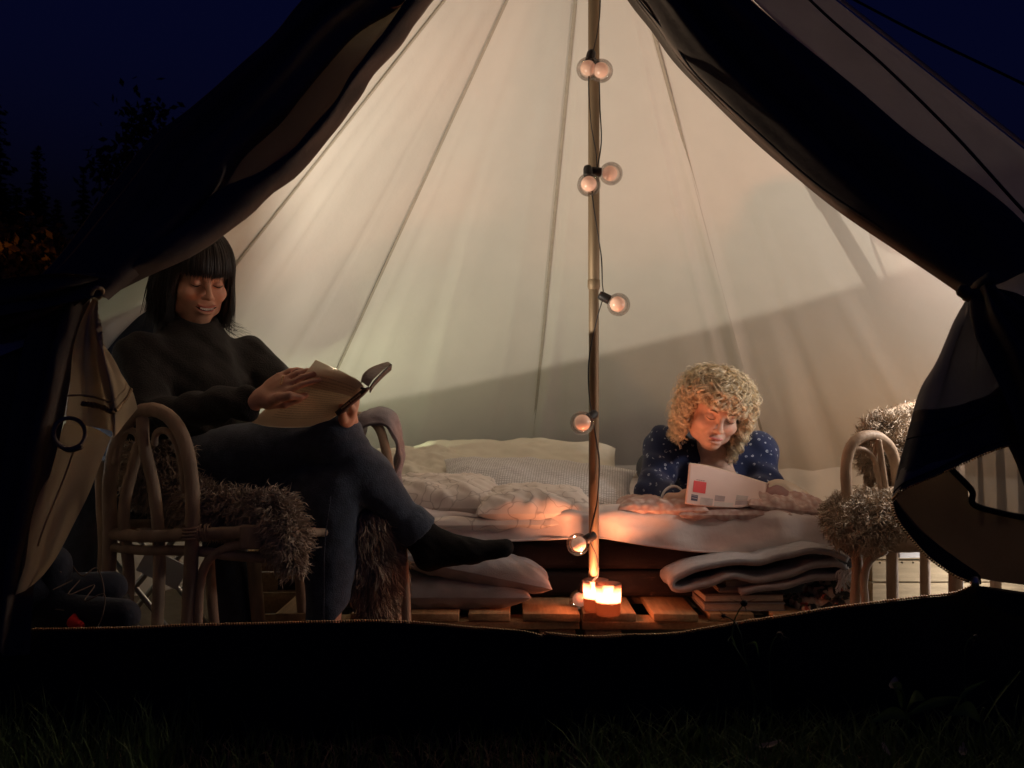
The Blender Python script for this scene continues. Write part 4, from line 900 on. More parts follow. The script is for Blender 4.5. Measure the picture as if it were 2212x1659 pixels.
for k, (b, s_, r_) in enumerate(BULBS):
    bc, scn = P(*b), P(*s_); ax = scn-bc; L_ = np.linalg.norm(ax); ax = ax/L_
    nb = lathe('bulb', sph_prof(r_, 18, -.999, .93), bc, M_bglass, fs, n=28, ax=ax)
    lathe('frosted_core', sph_prof(r_*.66, 14, -.999, .97), bc+ax*r_*.10, M_frost, nb, n=24, ax=ax)
    st = bc+ax*r_*.86
    lathe('socket', [(.001,.034),(.011,.033),(.013,.026),(.0135,.004),(.0125,0),(.001,-.001)], st, M_rubber, fs, n=18, ax=ax)
CAB = [(1290,-380,2.81),(1296,-150,2.815),(1296,0,2.815),(1292,60,2.81),(1278,128,2.79),(1272,180,2.81),(1276,260,2.81),(1282,300,2.815),(1288,335,2.815),(1288,372,2.80),(1278,370,2.80),(1282,440,2.80),(1294,520,2.82),(1299,560,2.82),(1301,610,2.81),(1303,640,2.80),(1292,680,2.815),(1278,740,2.82),(1271,790,2.82),(1272,850,2.81),(1279,893,2.80),(1290,960,2.815),(1295,1000,2.82),(1290,1080,2.815),(1274,1158,2.80),(1288,1200,2.81),(1292,1240,2.82),(1264,1262,2.84)]
tube('cable', VP(CAB), .0015, M_rubber, fs, 320, 7)
tube('cable', VP([(1294,150,2.815),(1296,230,2.82),(1299,290,2.83),(1297,325,2.82),(1290,366,2.81)]), .0019, M_rubber, fs, 60, 7)
tube('cable', VP([(x+1.5*math.sin(i*1.1), y+4, d-.003) for i, (x, y, d) in enumerate(CAB)]), .0010, M_rubber, fs, 320, 6)

# ================================================================== right crate and left box
cr_ = empty('wooden_crate', (1.45, 3.35, 0), 'pale wooden crate behind the right rattan chair', 'crate')
xa, xb, yf, yb = px(1880, 3.16), 1.66, 3.16, 3.44
for (z0, z1) in ((.012,.082),(.086,.166),(.170,.236)):
    box('plank', ((xa+xb)/2, yf, (z0+z1)/2), (xb-xa, .012, z1-z0), M_crate, cr_, bevel=.0015, jit=.0012)
    box('plank', ((xa+xb)/2, yb, (z0+z1)/2), (xb-xa, .012, z1-z0), M_crate, cr_, bevel=.0015, jit=.0012)
    box('plank', (xa+.007, (yf+yb)/2, (z0+z1)/2), (.012, yb-yf-.016, z1-z0), M_crate, cr_, bevel=.0015)
for k in range(4): box('lid_plank', ((xa+xb)/2, yf+.035+k*.070, .246), (xb-xa+.01, .066, .012), M_crate, cr_, bevel=.0015, jit=.001)
for x in np.linspace(xa+.02, xb-.02, 14):
    for z in (.230, .10): lathe('nail', [(.001,.002),(.0028,.001),(.0028,-.001)], (x+rng.uniform(-.01,.01), yf-.007, z), M_rubber, cr_, n=8, ax=(0,-1,0))
tag(box('white_box', P(1985,1193,3.2), (.20,.10,.018), M_white, None, rz=.2, bevel=.002), 'flat white box lying on the pale crate under the chair seat', 'box')
# tealight behind the right chair (warm glow on the wall)
tz = np.array([px(1875, 3.55), 3.55, .12])
tg = empty('tealight', tz, 'small tealight glowing on a stool behind the right chair', 'tealight')
lathe('holder', [(.001,0),(.024,0),(.026,.03),(.024,.03),(.022,.012),(.001,.012)], tz, M_glass, tg, n=20)
lathe('flame', [(.0005,.0),(.0042,.005),(.0052,.010),(.0018,.022),(.0003,.026)], tz+np.array([0,0,.02]), M_flame, tg, n=12)
point('tealight_light', tz+np.array([0,0,.05]), E_TEA, (1.,.55,.22), .015, tg)
st_ = empty('stool', (tz[0], tz[1], 0), 'low wooden stool with the tealight behind the right chair', 'stool')
lathe('stool_seat', [(.001,.10),(.13,.10),(.14,.11),(.13,.118),(.001,.118)], (tz[0], tz[1], 0), M_pine, st_)
for k in range(3):
    a_ = k*2.09+.4; tube('leg', [(tz[0]+.09*math.cos(a_), tz[1]+.09*math.sin(a_), .10), (tz[0]+.11*math.cos(a_), tz[1]+.11*math.sin(a_), .012)], .013, M_pine, st_, 4, 8)
wb = empty('wooden_box', P(620,1260,3.1), 'small pine box with a dark printed stamp, behind the chair legs', 'box')
bc = np.array([px(603, 3.12), 3.20, 0]); 
for z0, z1 in ((.012,.075),(.079,.142),(.146,.205),(.209,.262)): box('plank', (bc[0], 3.12, (z0+z1)/2), (.21,.012,z1-z0), M_pine, wb, bevel=.0015, jit=.001)
for s in (-1, 1):
    for z0, z1 in ((.012,.142),(.146,.262)): box('side_board', (bc[0]+s*.099, 3.20, (z0+z1)/2), (.012,.145,z1-z0), M_pine, wb, bevel=.0015)
box('lid', (bc[0], 3.20, .268), (.215,.17,.010), M_pine, wb, bevel=.0015)
sp_ = P(622,1262,3.113)
box('printed_stamp', sp_, (.062,.0015,.034), mat('stamp_ink', (.05,.035,.03), .9, .5, 60), wb, bevel=0)
tag(box('paper_pad', P(352,1228,2.95), (.13,.012,.075), M_white, None, ry=.5, rz=.2, bevel=.001), 'pale paper pad leaning behind the legs of the left chair', 'pad')
# ================================================================== rattan chairs, sheepskins, throw
def legdown(x, y, d, z=.014, dx=0., dy=0.):
    p = P(x, y, d); return [p, p*.5+np.array([p[0]+dx, p[1]+dy, z])*.5, np.array([p[0]+dx, p[1]+dy, z])]
def wrap(name, p, ax, r, h, parent, n=4, m=None):
    ax = np.asarray(ax, float)/np.linalg.norm(ax); e1 = np.cross(ax, (0,.3,1)); e1 /= np.linalg.norm(e1); e2 = np.cross(ax, e1)
    t = np.linspace(0, 2*np.pi*n, n*14); pts = np.array([p+ax*(q/(2*np.pi*n)-.5)*h+(e1*math.cos(q)+e2*math.sin(q))*r for q in t])
    return tube(name, pts, h/n*.42, m or M_rattan, parent, n*14, 6)
ch = empty('rattan_armchair', (-.60, 2.62, 0), 'left rattan armchair with a looped arm, under the seated reader', 'armchair', 'rattan armchairs with sheepskins')
def PC(x, y, d): return P(x, y, d-.13 if d < 2.60 else d)
def VC(pts): return np.array([PC(*p) for p in pts])
def RT(nm, pts, r, n=30, wob=.02): return tube(nm, pts, r, M_rattan, ch, n, 10, wob=wob)
arch = [(406,1350,2.46),(412,1231,2.45),(416,1132,2.44),(414,1040,2.44),(399,955,2.45),(370,905,2.46),(334,885,2.47),(298,892,2.48),(266,926,2.50),(245,985,2.53),(236,1070,2.55),(238,1165,2.56),(228,1350,2.58)]
pa = VC(arch); pa = np.vstack([[pa[0][0]-.003, pa[0][1], .014], pa, [pa[-1][0]-.01, pa[-1][1], .014]])
RT('arm_loop', pa, .0172, 70)
RT('spindle', [PC(308,905,2.475), PC(311,960,2.48), PC(334,1066,2.49), PC(344,1198,2.50), PC(340,1343,2.50), np.array([px(338,2.37),2.37,.014])], .0145)
RT('spindle', [PC(300,960,2.50), PC(268,1099,2.53), PC(278,1231,2.54), PC(274,1350,2.54), np.array([px(273,2.41),2.41,.014])], .0145)
RT('inner_loop', VC([(334,960,2.47),(336,940,2.47),(347,930,2.468),(364,934,2.466),(380,956,2.46),(392,1000,2.455),(399,1060,2.452)]), .0085)
RT('inner_loop', VC([(300,958,2.49),(297,940,2.49),(284,930,2.492),(268,934,2.495),(255,958,2.51),(248,1000,2.52)]), .0085)
RT('seat_rail', VC([(232,1152,2.57),(300,1158,2.50),(400,1156,2.45),(480,1152,2.44),(560,1150,2.43),(640,1150,2.43)]), .015)
RT('seat_rail', VC([(232,1180,2.57),(300,1188,2.51),(420,1190,2.46),(500,1200,2.45),(600,1206,2.45),(660,1204,2.45)]), .012)
RT('seat_rail', VC([(640,1158,2.605),(740,1156,2.64),(830,1152,2.70),(862,1148,2.76)]), .016)
RT('seat_rail', VC([(235,1135,2.60),(420,1130,2.80),(700,1126,2.92),(850,1130,2.88)]), .015)
RT('brace', VC([(428,1350,2.46),(432,1264,2.455),(448,1214,2.45),(482,1187,2.445),(522,1176,2.44)]), .0105)
sv = []
for k in range(9):
    t = k/8.; a_, b_ = PC(300+t*330, 1150, 2.50-t*.05), PC(420+t*420, 1128, 2.82+t*.02)
    RT('seat_slat', [a_, (a_+b_)/2+np.array([0,0,-.012]), b_], .011, 10)
box('rail_cap', PC(543,1160,2.425), (.052,.022,.055), M_rattan, ch, bevel=.006)
for q in ((432,1150,2.445),): 
    for k_ in range(3): wrap('binding', PC(q[0]-18+k_*16, q[1]+1, q[2]-.002), (1,0,0), .0185, .012, ch, 2)
wrap('binding', PC(414,1150,2.44), (0,0,1), .0200, .030, ch, 4)
wrap('binding', PC(342,1158,2.49), (0,0,1), .0175, .024, ch, 3)
for (x, d, y, r_) in ((548,2.80,1211,.020),(648,2.78,1218,.018),(868,2.62,1165,.0125),(850,2.72,1250,.0125),(452,2.74,1206,.015),(500,2.86,1206,.013)):
    a_ = PC(x, y, d); RT('leg', [a_, np.array([a_[0]+.012, d, a_[2]*.5]), np.array([a_[0]+.030 if x < 800 else a_[0]+.012, d, .014])], r_, 10)
RT('arm_loop', [PC(862,1150,2.70), PC(858,1100,2.72), PC(845,1033,2.74), PC(834,975,2.76), PC(819,925,2.79), PC(790,903,2.83), PC(750,900,2.88), PC(700,930,2.93), PC(660,1010,2.95), PC(655,1130,2.95)], .0135, 50)
RT('back_post', [np.array([px(215,2.66),2.66,.014]), PC(222,1200,2.66), PC(218,1100,2.66), PC(214,1000,2.67)], .013)
ch2 = empty('rattan_armchair', (1.05, 2.75, 0), 'right rattan armchair, empty and half hidden by the right door flap', 'armchair', 'rattan armchairs with sheepskins')
def RT2(nm, pts, r, n=30): return tube(nm, pts, r, M_rattan, ch2, n, 10, wob=.02)
a_ = P(1848,1304,2.70)
RT2('arm_loop', [np.array([a_[0],2.70,.014])]+[P(*q) for q in [(1848,1304,2.70),(1852,1218,2.70),(1836,1120,2.69),(1828,1041,2.68),(1829,997,2.68),(1839,962,2.68),(1859,945,2.69),(1883,941,2.71),(1908,951,2.74),(1930,985,2.78),(1940,1060,2.82),(1945,1150,2.84)]], .0155, 60)
RT2('inner_loop', VP([(1838,985,2.68),(1846,973,2.68),(1862,970,2.685),(1882,983,2.70),(1896,1015,2.715),(1902,1060,2.72)]), .0065)
RT2('spindle', VP([(1898,952,2.70),(1905,1000,2.71),(1914,1060,2.72)]), .0085)
RT2('spindle', VP([(1893,960,2.715),(1890,1000,2.72),(1903,1058,2.73)]), .006)
RT2('seat_rail', VP([(1846,1165,2.69),(1920,1172,2.66),(1990,1172,2.65),(2070,1172,2.66)]), .026)
RT2('seat_rail', VP([(2070,1168,2.66),(2160,1160,2.78),(2170,1150,2.95),(2050,1140,3.02),(1930,1145,3.0),(1870,1155,2.85),(1846,1165,2.70)]), .017)
RT2('brace', [np.array([px(1869,2.66),2.66,.014])]+[P(*q) for q in [(1869,1304,2.66),(1866,1263,2.66),(1872,1224,2.66),(1887,1203,2.655),(1912,1190,2.65)]], .0105)
for (x, d, y, r_) in ((1927,2.86,1190,.0165),(1998,2.90,1190,.0145),(2064,2.66,1190,.019),(2150,2.80,1180,.015)):
    b_ = P(x, y, d); RT2('leg', [b_, np.array([b_[0], d, b_[2]*.5]), np.array([b_[0], d, .014])], r_, 8)
RT2('back_frame', VP([(1870,1150,2.90),(1878,1020,2.94),(1890,930,2.97),(1930,890,3.0),(2000,880,3.0),(2060,930,2.98),(2075,1040,2.92),(2080,1160,2.84)]), .015, 50)
for k in range(6):
    a_, b_ = P(1880+k*36, 1168, 2.67), P(1880+k*38, 1145, 3.0); RT2('seat_slat', [a_, (a_+b_)/2-np.array([0,0,.01]), b_], .011, 8)

def fur(name, sdf, lo, hi, label, n, length, rad, parent=None, seed=0, grav=.5, curl=.28, group=None, m=None, clump=8):
    g = np.random.default_rng(seed)
    v, f = surface_nets(sdf, lo, hi, .010)
    t = empty(name, v.mean(0), label, 'sheepskin', group)
    link('hide', rawmesh('hide', v, f), M_furb, t)
    a, b, c, d_ = v[f[:, 0]], v[f[:, 1]], v[f[:, 2]], v[f[:, 3]]
    N = np.cross(c-a, d_-b); N /= np.linalg.norm(N, axis=1, keepdims=True)+1e-12
    nc = n//clump; fi = g.integers(0, len(f), nc)
    o = (a[fi]+c[fi])/2; Nn = N[fi]
    dirc = Nn+g.normal(0, .30, (nc, 3))+np.array([0,0,-grav]); dirc /= np.linalg.norm(dirc, axis=1, keepdims=True)
    o = np.repeat(o, clump, 0)+g.normal(0, rad*3.2, (nc*clump, 3)); dirn = np.repeat(dirc, clump, 0)+g.normal(0, .09, (nc*clump, 3)); Nn = np.repeat(Nn, clump, 0)
    L = np.repeat(g.uniform(.6, 1.25, nc), clump)*g.uniform(.8, 1.1, nc*clump)*length
    K = 6; tt = np.linspace(0, 1, K)
    ph = np.repeat(g.uniform(0, 6.28, nc), clump)+g.normal(0, .3, nc*clump); side = np.cross(dirn, g.normal(0, 1, (nc*clump, 3))*0+np.array([.3,.5,.8])); side /= np.linalg.norm(side, axis=1, keepdims=True)+1e-9
    side2 = np.cross(dirn, side)
    w_ = (tt*curl)[None, :]*L[:, None]
    pts = o[:, None]-Nn[:, None]*.004+dirn[:, None]*(tt[None]*L[:, None])[..., None]+np.array([0,0,-1.])[None, None]*(tt**2*grav*.35)[None, :, None]*L[:, None, None] \
        + side[:, None]*(np.sin(tt[None]*7+ph[:, None])*w_*.55)[..., None]+side2[:, None]*(np.cos(tt[None]*7+ph[:, None])*w_*.55)[..., None]
    V, F = ribbons(pts, rad*np.array([1.,1.05,1.,.9,.65,.25]))
    o_ = link('fleece', rawmesh('fleece', V, F), m or M_fur, t); o_['kind'] = 'stuff'; return t
def SA(p):
    c = P(334,1000,2.52); d = sd_ell(p, c, (.075,.055,.070))
    d = smin(d, sd_cap(p, P(340,1040,2.54), P(445,1095,2.46), .045, .035), .04)
    d = smin(d, sd_cap(p, P(445,1098,2.44), P(590,1112,2.36), .034, .040), .04)
    d = smin(d, sd_cap(p, P(590,1112,2.36), P(625,1160,2.32), .036, .028), .03)
    d = smin(d, sd_cap(p, P(612,1160,2.31), P(634,1222,2.31), .020, .013), .03)
    d = smin(d, sd_cap(p, P(450,1105,2.60), P(700,1115,2.62), .030, .030), .04)
    return d
fur('sheepskin', SA, (-1.05,2.22,.30), (-.30,2.75,.80), 'shaggy grey brown sheepskin over the seat and back of the left armchair', 26000, .036, .0017, seed=1, group='sheepskins on the rattan armchairs')
def SB(p):
    d = sd_cap(p, P(795,1130,2.60), P(812,1210,2.62), .036, .040)
    d = smin(d, sd_cap(p, P(812,1210,2.62), P(815,1290,2.63), .038, .018), .03)
    return smin(d, sd_cap(p, P(720,1115,2.62), P(795,1125,2.60), .03, .03), .03)
fur('sheepskin', SB, (-.58,2.45,.10), (-.22,2.78,.60), 'long haired tail of sheepskin hanging off the front of the left armchair', 15000, .052, .0017, seed=2, grav=1.1, curl=.22, group='sheepskins on the rattan armchairs')
def SC(p):
    d = sd_ell(p, P(1884,1114,2.72), (.112,.11,.050)); d = smin(d, sd_ell(p, P(1856,1140,2.66), (.062,.05,.042)), .03)
    return smin(d, sd_ell(p, P(1985,1110,2.78), (.11,.12,.045)), .04)
fur('sheepskin', SC, (.72,2.50,.22), (1.35,2.98,.62), 'thick curly sheepskin bulging over the seat of the right armchair', 28000, .032, .0018, seed=3, grav=.35, curl=.38, group='sheepskins on the rattan armchairs')
def SD_(p): return smin(sd_ell(p, P(1922,968,2.88), (.070,.045,.085)), sd_ell(p, P(1990,960,2.92), (.08,.045,.09)), .04)
fur('sheepskin', SD_, (.90,2.72,.38), (1.35,3.06,.84), 'shaggy sheepskin hung over the back of the right armchair', 17000, .036, .0018, seed=4, grav=.1, curl=.32, group='sheepskins on the rattan armchairs')

th = [VP([(778,1010,2.99),(780,945,2.98),(792,898,2.98),(824,886,2.98),(852,906,2.98),(860,960,2.98),(858,1060,2.98),(864,1160,2.99)]),
      VP([(772,985,2.90),(776,930,2.88),(792,893,2.88),(826,886,2.88),(856,906,2.88),(865,960,2.88),(863,1060,2.88),(870,1170,2.88)]),
      VP([(766,965,2.84),(770,915,2.80),(792,895,2.79),(824,892,2.79),(850,914,2.79),(863,970,2.79),(860,1070,2.79),(868,1185,2.79)]),
      VP([(768,960,2.83),(780,925,2.775),(800,912,2.765),(828,912,2.765),(846,934,2.765),(855,985,2.765),(853,1075,2.77),(860,1170,2.77)])]
tag(sheet('throw_blanket', th, 90, 50, M_throw, None, fn=lambda U, W, g: .009*noise3(g, 14., 4.)+.006*np.sin(W*12+U*9)+.003*noise3(g, 40., 2.), thick=.010)[0], 'mauve grey wool throw draped over the far arm of the left armchair', 'throw')
# shoes with pale laces left of the chair
for k, (x, y, d, rz, lb) in enumerate(((150,1250,2.05,.5,'dark walking boot with pale laces tipped up at the far left'),(190,1300,2.02,-.2,'dark walking boot lying flat in front of the tipped one'))):
    c = P(x, y, d); b = empty('walking_boot', c, lb, 'boot', 'walking boots at the door')
    def bs_(p, c=c, rz=rz):
        q = (p-c)@np.array(Matrix.Rotation(rz, 3, 'Z')); e = sd_cap(q, (-.09,0,-.02), (.08,0,-.025), .036, .034); return smin(e, sd_cap(q, (-.085,0,-.01), (-.085,0,.07), .036, .042), .03)
    bake('upper', bs_, c-.17, c+.17, .008, M_jacket, b)
    Mr = np.array(Matrix.Rotation(rz, 3, 'Z'))
    tube('sole', [c+Mr@np.array((-.115,0,-.055)), c+Mr@np.array((0,0,-.058)), c+Mr@np.array((.105,0,-.056))], [.022,.024,.022], M_rubber, b, 12, 8)
    tube('laces', [c+Mr@np.array(q) for q in ((-.05,-.04,.03),(-.03,.02,.045),(-.02,-.035,.02),(.0,.02,.03),(.02,-.04,.01),(.05,-.02,.02),(.06,-.05,-.03),(.03,-.06,-.06),(-.03,-.055,-.05))], .0014, M_flap, b, 70, 6)
tag(bake('red_glove', lambda p: smin(sd_cap(p, P(158,1345,1.98), P(172,1352,1.97), .012, .010), sd_cap(p, P(160,1340,1.99), P(162,1330,1.99), .008, .006), .01), P(160,1345,1.98)-.06, P(160,1345,1.98)+.06, .003, mat('red_fleece', (.65,.02,.02), .8, .1, 40), None)[0], 'small red glove lying just behind the zip at the left', 'glove')
# ------------------------------------------------------------------ plants in front of the sill
def stalk(name, pts, r, label, leaves=(), buds=(), group=None):
    t = empty(name, pts[0], label, 'plant', group); tube('stem', pts, r, M_leaf, t, 20, 6)
    for a_, b_, c_, wd in leaves:
        c3 = crv([a_, b_, c_], 12); side = np.array([.3,.2,.9]); w_ = wd*np.sin(np.linspace(.15, 3.05, 12))[:, None]
        sheet('leaf', [c3-side*w_, c3+np.array([0,.002,0]), c3+side*w_], 12, 5, M_leaf, t)
    for c_, r_ in buds:
        lathe('seed_head', [(.0005,-r_),(r_*.7,-r_*.6),(r_,.0),(r_*.6,r_*.7),(.0005,r_*.6)], c_, M_bark, t, n=10)
        v_ = np.array([crv([c_, np.asarray(c_)+rng.normal(0, 1, 3)*r_*1.3], 3) for _ in range(14)]); o_ = link('bristles', rawmesh('bristles', *tubes(v_, np.array([.0006,.0005,.0002]), 3)), M_bark, t); o_['kind'] = 'stuff'
def G(x, d): return np.array([px(x, d), d, float(gz(px(x, d), d))-.005])
stalk('wild_flower', [G(1640,1.62), P(1620,1460,1.62), P(1592,1405,1.62), P(1580,1380,1.62), P(1590,1330,1.62), P(1606,1306,1.62)], .0011, 'tall wild flower stem with a round seed head rising above the zip', [(P(1640,1420,1.62),P(1632,1390,1.615),P(1612,1392,1.61),.003),(P(1592,1400,1.62),P(1580,1376,1.615),P(1572,1386,1.61),.002)], [(P(1607,1303,1.62),.0060)], 'weeds in front of the door sill')
stalk('wild_flower', [P(1640,1520,1.615), P(1612,1430,1.615), P(1600,1370,1.615), P(1584,1340,1.615), P(1564,1332,1.615)], .0009, 'thin flower stem with a small side bud beside the tall seed head', [], [(P(1563,1330,1.615),.0038)], 'weeds in front of the door sill')
stalk('wild_flower', [G(1668,1.61), P(1662,1450,1.61), P(1668,1390,1.61), P(1680,1372,1.61)], .0009, 'short drooping flower stem just right of the tall seed head', [], [(P(1684,1370,1.61),.0050)], 'weeds in front of the door sill')
stalk('wild_flower', [G(2080,1.56), P(2084,1440,1.56), P(2088,1390,1.56), P(2102,1375,1.56)], .0010, 'lone thin weed stalk bending over at the far right of the sill', [], [(P(2108,1376,1.56),.0045)], 'weeds in front of the door sill')
stalk('dock_plant', [G(1960,1.55), P(1955,1520,1.54), P(1945,1490,1.53)], .0022, 'low dock plant with broad leaves at the right foot of the sill', [(P(1950,1530,1.54),P(1942,1490,1.53),P(1928,1478,1.52),.012),(P(1955,1540,1.54),P(1975,1505,1.53),P(1998,1512,1.52),.012),(P(1960,1545,1.54),P(2010,1520,1.54),P(2080,1508,1.53),.009),(P(1965,1550,1.54),P(1925,1540,1.53),P(1880,1560,1.52),.010),(P(2050,1560,1.50),P(2080,1500,1.50),P(2130,1470,1.50),.006)], [])
stalk('dock_plant', [G(2130,1.50), P(2120,1560,1.49), P(2125,1530,1.48)], .0022, 'second low dock plant, closest to the right edge of the photograph', [(P(2120,1560,1.49),P(2090,1530,1.48),P(2050,1545,1.47),.011),(P(2125,1560,1.49),P(2160,1500,1.48),P(2205,1450,1.47),.006)], [])
g_ = np.random.default_rng(12)
for k, (x, y, d, lb) in enumerate(((1915,1625,1.50,'pale fallen leaf on the grass at the lower right'),(1660,1612,1.52,'fallen leaf on the brown grass left of the green tuft'),(2080,1625,1.48,'light fallen leaf closest to the lower right corner'),(1930,1482,1.53,'curled light leaf caught above the dock plant'))):
    c = P(x, y, d); a_ = g_.uniform(0, 6.28); u_ = np.array([math.cos(a_), math.sin(a_)*.6, .25]); w_ = np.array([-math.sin(a_)*.6, math.cos(a_)*.5, .3])
    rows = [[c+u_*.020*s+w_*wd*math.sqrt(max(0, 1-s*s*.96))+np.array([0,0,.004*s*s+.004*abs(wd)*60]) for s in np.linspace(-1, 1, 9)] for wd in (-.009,-.004,0,.004,.009)]
    tag(sheet('fallen_leaf', rows, 10, 7, mat('dead_leaf', (.34,.26,.20), .8, .25, 60), None)[0], lb, 'leaf', 'fallen leaves on the grass')
# ================================================================== people
def rotm(lat, fwd):
    lat = np.asarray(lat, float)/np.linalg.norm(lat); fwd = np.asarray(fwd, float)/np.linalg.norm(fwd); up = np.cross(lat, fwd); return np.stack([lat, fwd, up], 1)
def tube_sets(name, sets, rad, m, parent, sides=3, kind=None):
    V, F = tubes(sets, rad, sides) if sides else ribbons(sets, rad); o = link(name, rawmesh(name, V, F), m, parent)
    if kind: o['kind'] = kind
    return o
def to_w(q, Mh, Ho): return np.asarray(q)@Mh.T+Ho
def face_bits(parent, Mh, Ho, lash_m, brow_m, smile=0., brows=True, lash_w=.0011):
    for s in (-1, 1):
        pts = [(s*(.031-.0145), -.0868, -.0035), (s*.026, -.0905, -.0068), (s*.032, -.0908, -.0078), (s*.038, -.0885, -.0068), (s*(.031+.0150), -.0830, -.0030)]
        tube('eyelashes', to_w(pts, Mh, Ho), [lash_w*.5, lash_w, lash_w*1.2, lash_w, lash_w*.4], lash_m, parent, 14, 6)
        if brows:
            pts = [(s*.013, -.0925, .0155), (s*.024, -.0930, .0200), (s*.036, -.0885, .0210), (s*.046, -.0800, .0165)]
            tube('eyebrow', to_w(pts, Mh, Ho), [.0012,.0022,.0018,.0006], brow_m, parent, 12, 6)
# ---------------------------------------------------------------- seated reader
pa_ = empty('person', (-.80, 2.68, .45), 'dark haired woman in dark jumper and jeans, sitting cross legged with an open book', 'person')
lat = (-.66,-.75,0); fwd = (.75,-.66,0); RB = rotm(lat, fwd)
HA = P(421,600,2.74); MA = head_rot(18, 40, -2)
shR, shL = np.array((-.982,2.635,.850)), np.array((-.775,2.86,.852))
elR, elL = np.array((-.925,2.50,.690)), P(628,858,2.78)
wrR, wrL = P(536,866,2.355), P(741,912,2.575)
hpR, hpL = np.array((-.90,2.665,.545)), np.array((-.80,2.785,.53))
knR, knL = P(716,934,2.53), np.array((-.458,2.535,.500))
anR, anL = P(903,1150,2.605), np.array((-.462,2.50,.10))
heel, ball, toe = P(926,1203,2.60), P(1020,1191,2.60), P(1086,1186,2.60)
NBA = np.array((-.872,2.742,.895))
hR = dict(wrist=P(556,864,2.355), palmdir=P(640,812,2.36)-P(556,864,2.355), back=(-.15,-.80,.55), thumbside=(0,-.3,-1.), fingers=[(.10,.20,.15),(.14,.22,.15),(.20,.30,.2),(.28,.4,.3)], size=.93, spread=.10, thumb=(.55,.12))
hL = dict(wrist=P(752,918,2.53), palmdir=(.30,-.65,.75), back=(.85,.15,-.25), thumbside=(-.3,-.8,.2), fingers=[(.5,1.0,.7),(.6,1.1,.8),(.7,1.2,.8),(.8,1.2,.8)], size=.98, spread=.05, thumb=(.5,.2))
def bodyA(p, g=0., part='all'):
    k = .03; d = None
    def add(e):
        nonlocal d; d = e if d is None else smin(d, e, k)
    if part in ('all', 'top'):
        add(sd_ell(p, NBA+np.array((.005,-.015,-.135)), np.array((.155,.100,.150))+g, RB))
        add(sd_ell(p, (-.855,2.715,.635), np.array((.148,.112,.125))+g, RB))
        add(sd_cap(p, NBA+np.array((-.05,-.055,-.045)), shR, .060+g, .056+g)); add(sd_cap(p, NBA+np.array((.05,.055,-.045)), shL, .060+g, .056+g))
        add(sd_cap(p, (-.835,2.66,.765), (-.80,2.70,.765), .055+g, .055+g))
        for a, b, c in ((shR, elR, wrR), (shL, elL, wrL)):
            add(sd_cap(p, a, b, .054+g, .043+g)); add(sd_cap(p, b, c if part == 'all' else b+(c-b)*.97, .042+g, .028+g*.9))
    if part in ('all', 'legs'):
        add(sd_ell(p, (-.85,2.725,.555), np.array((.165,.125,.105))+g, RB))
        kr, kl = knR, knL
        add(sd_cap(p, hpR, kr, .092+g, .060+g)); add(sd_cap(p, hpL, kl, .092+g, .062+g))
        mr = kr+(anR-kr)*.38+np.array((.0,0,-.010)); add(sd_cap(p, kr, mr, .058+g, .055+g)); add(sd_cap(p, mr, anR, .055+g, .036+g*1.1))
        ml = kl+(anL-kl)*.35+np.array((-.006,.015,0)); add(sd_cap(p, kl, ml, .062+g, .062+g)); add(sd_cap(p, ml, anL, .062+g, .040+g))
    return d
TH = [P(578,868,2.345), P(600,860,2.320), P(626,855,2.318), P(650,858,2.335)]
def skinA(p):
    d = bodyA(p, -.014)
    d = smin(d, chain(p, TH, (.0135,.0115,.0098,.0080), .006), .012)
    q = (p-HA)@MA
    d = smin(d, sd_cap(p, NBA-np.array((0,0,.03)), to_w((0,.025,-.055), MA, HA), .050, .047), .03)
    m = np.linalg.norm(q, axis=1) < .22
    h = np.full(len(p), .08)
    if m.any(): h[m] = head_sdf(q[m], smile=1., wide=1.06)
    d = smin(d, h, .018)
    for H in (hR, hL):
        m = np.linalg.norm(p-H['wrist'], axis=1) < .24
        h = np.full(len(p), .06)
        if m.any(): h[m] = hand_sdf(p[m], **H)
        d = smin(d, h, .012)
    for a, b, r1, r2 in ((anR, heel, .034, .026), (heel, ball, .024, .024), (ball, toe, .024, .014), (anL, anL+np.array((.0,.0,-.05)), .034, .03), (anL+np.array((0,0,-.055)), anL+np.array((.12,-.11,-.06)), .028, .02)):
        d = smin(d, sd_cap(p, a, b, r1, r2), .02)
    return d
bo, bv = bake('body', skinA, (-1.14,2.20,-.01), (.02,3.02,1.12), .0040, M_skinA, pa_, 1)
q = (bv-HA)@MA
set_tone(bo.data, tone_fn(q, (.60,.33,.22), (.42,.13,.10), 1.))
def knit(p):
    d = bodyA(p, .010, 'top')
    c = to_w((0,.012,-.128), MA, HA)
    d = smin(d, sd_ell(p, c+np.array((.0,-.004,-.010)), (.083,.083,.046)), .02); d = smin(d, sd_ell(p, c+np.array((.010,-.012,-.046)), (.098,.096,.050)), .03)
    w_ = .009*noise3(p, 11., 1.)+.004*noise3(p, 27., 5.)+.005*np.sin(p[:, 2]*70+p[:, 0]*45+3*np.sin(p[:, 1]*22))*np.clip((.86-p[:, 2])*8, 0, 1)
    q_ = (p-HA)@MA                              # keep the collar clear of the chin
    return smax(d+w_, -sd_ell(q_, (0,-.03,-.052), (.066,.074,.074)), .01)
bake('jumper', knit, (-1.14,2.22,.45), (-.36,3.02,1.02), .0058, M_sweater, pa_, 2)
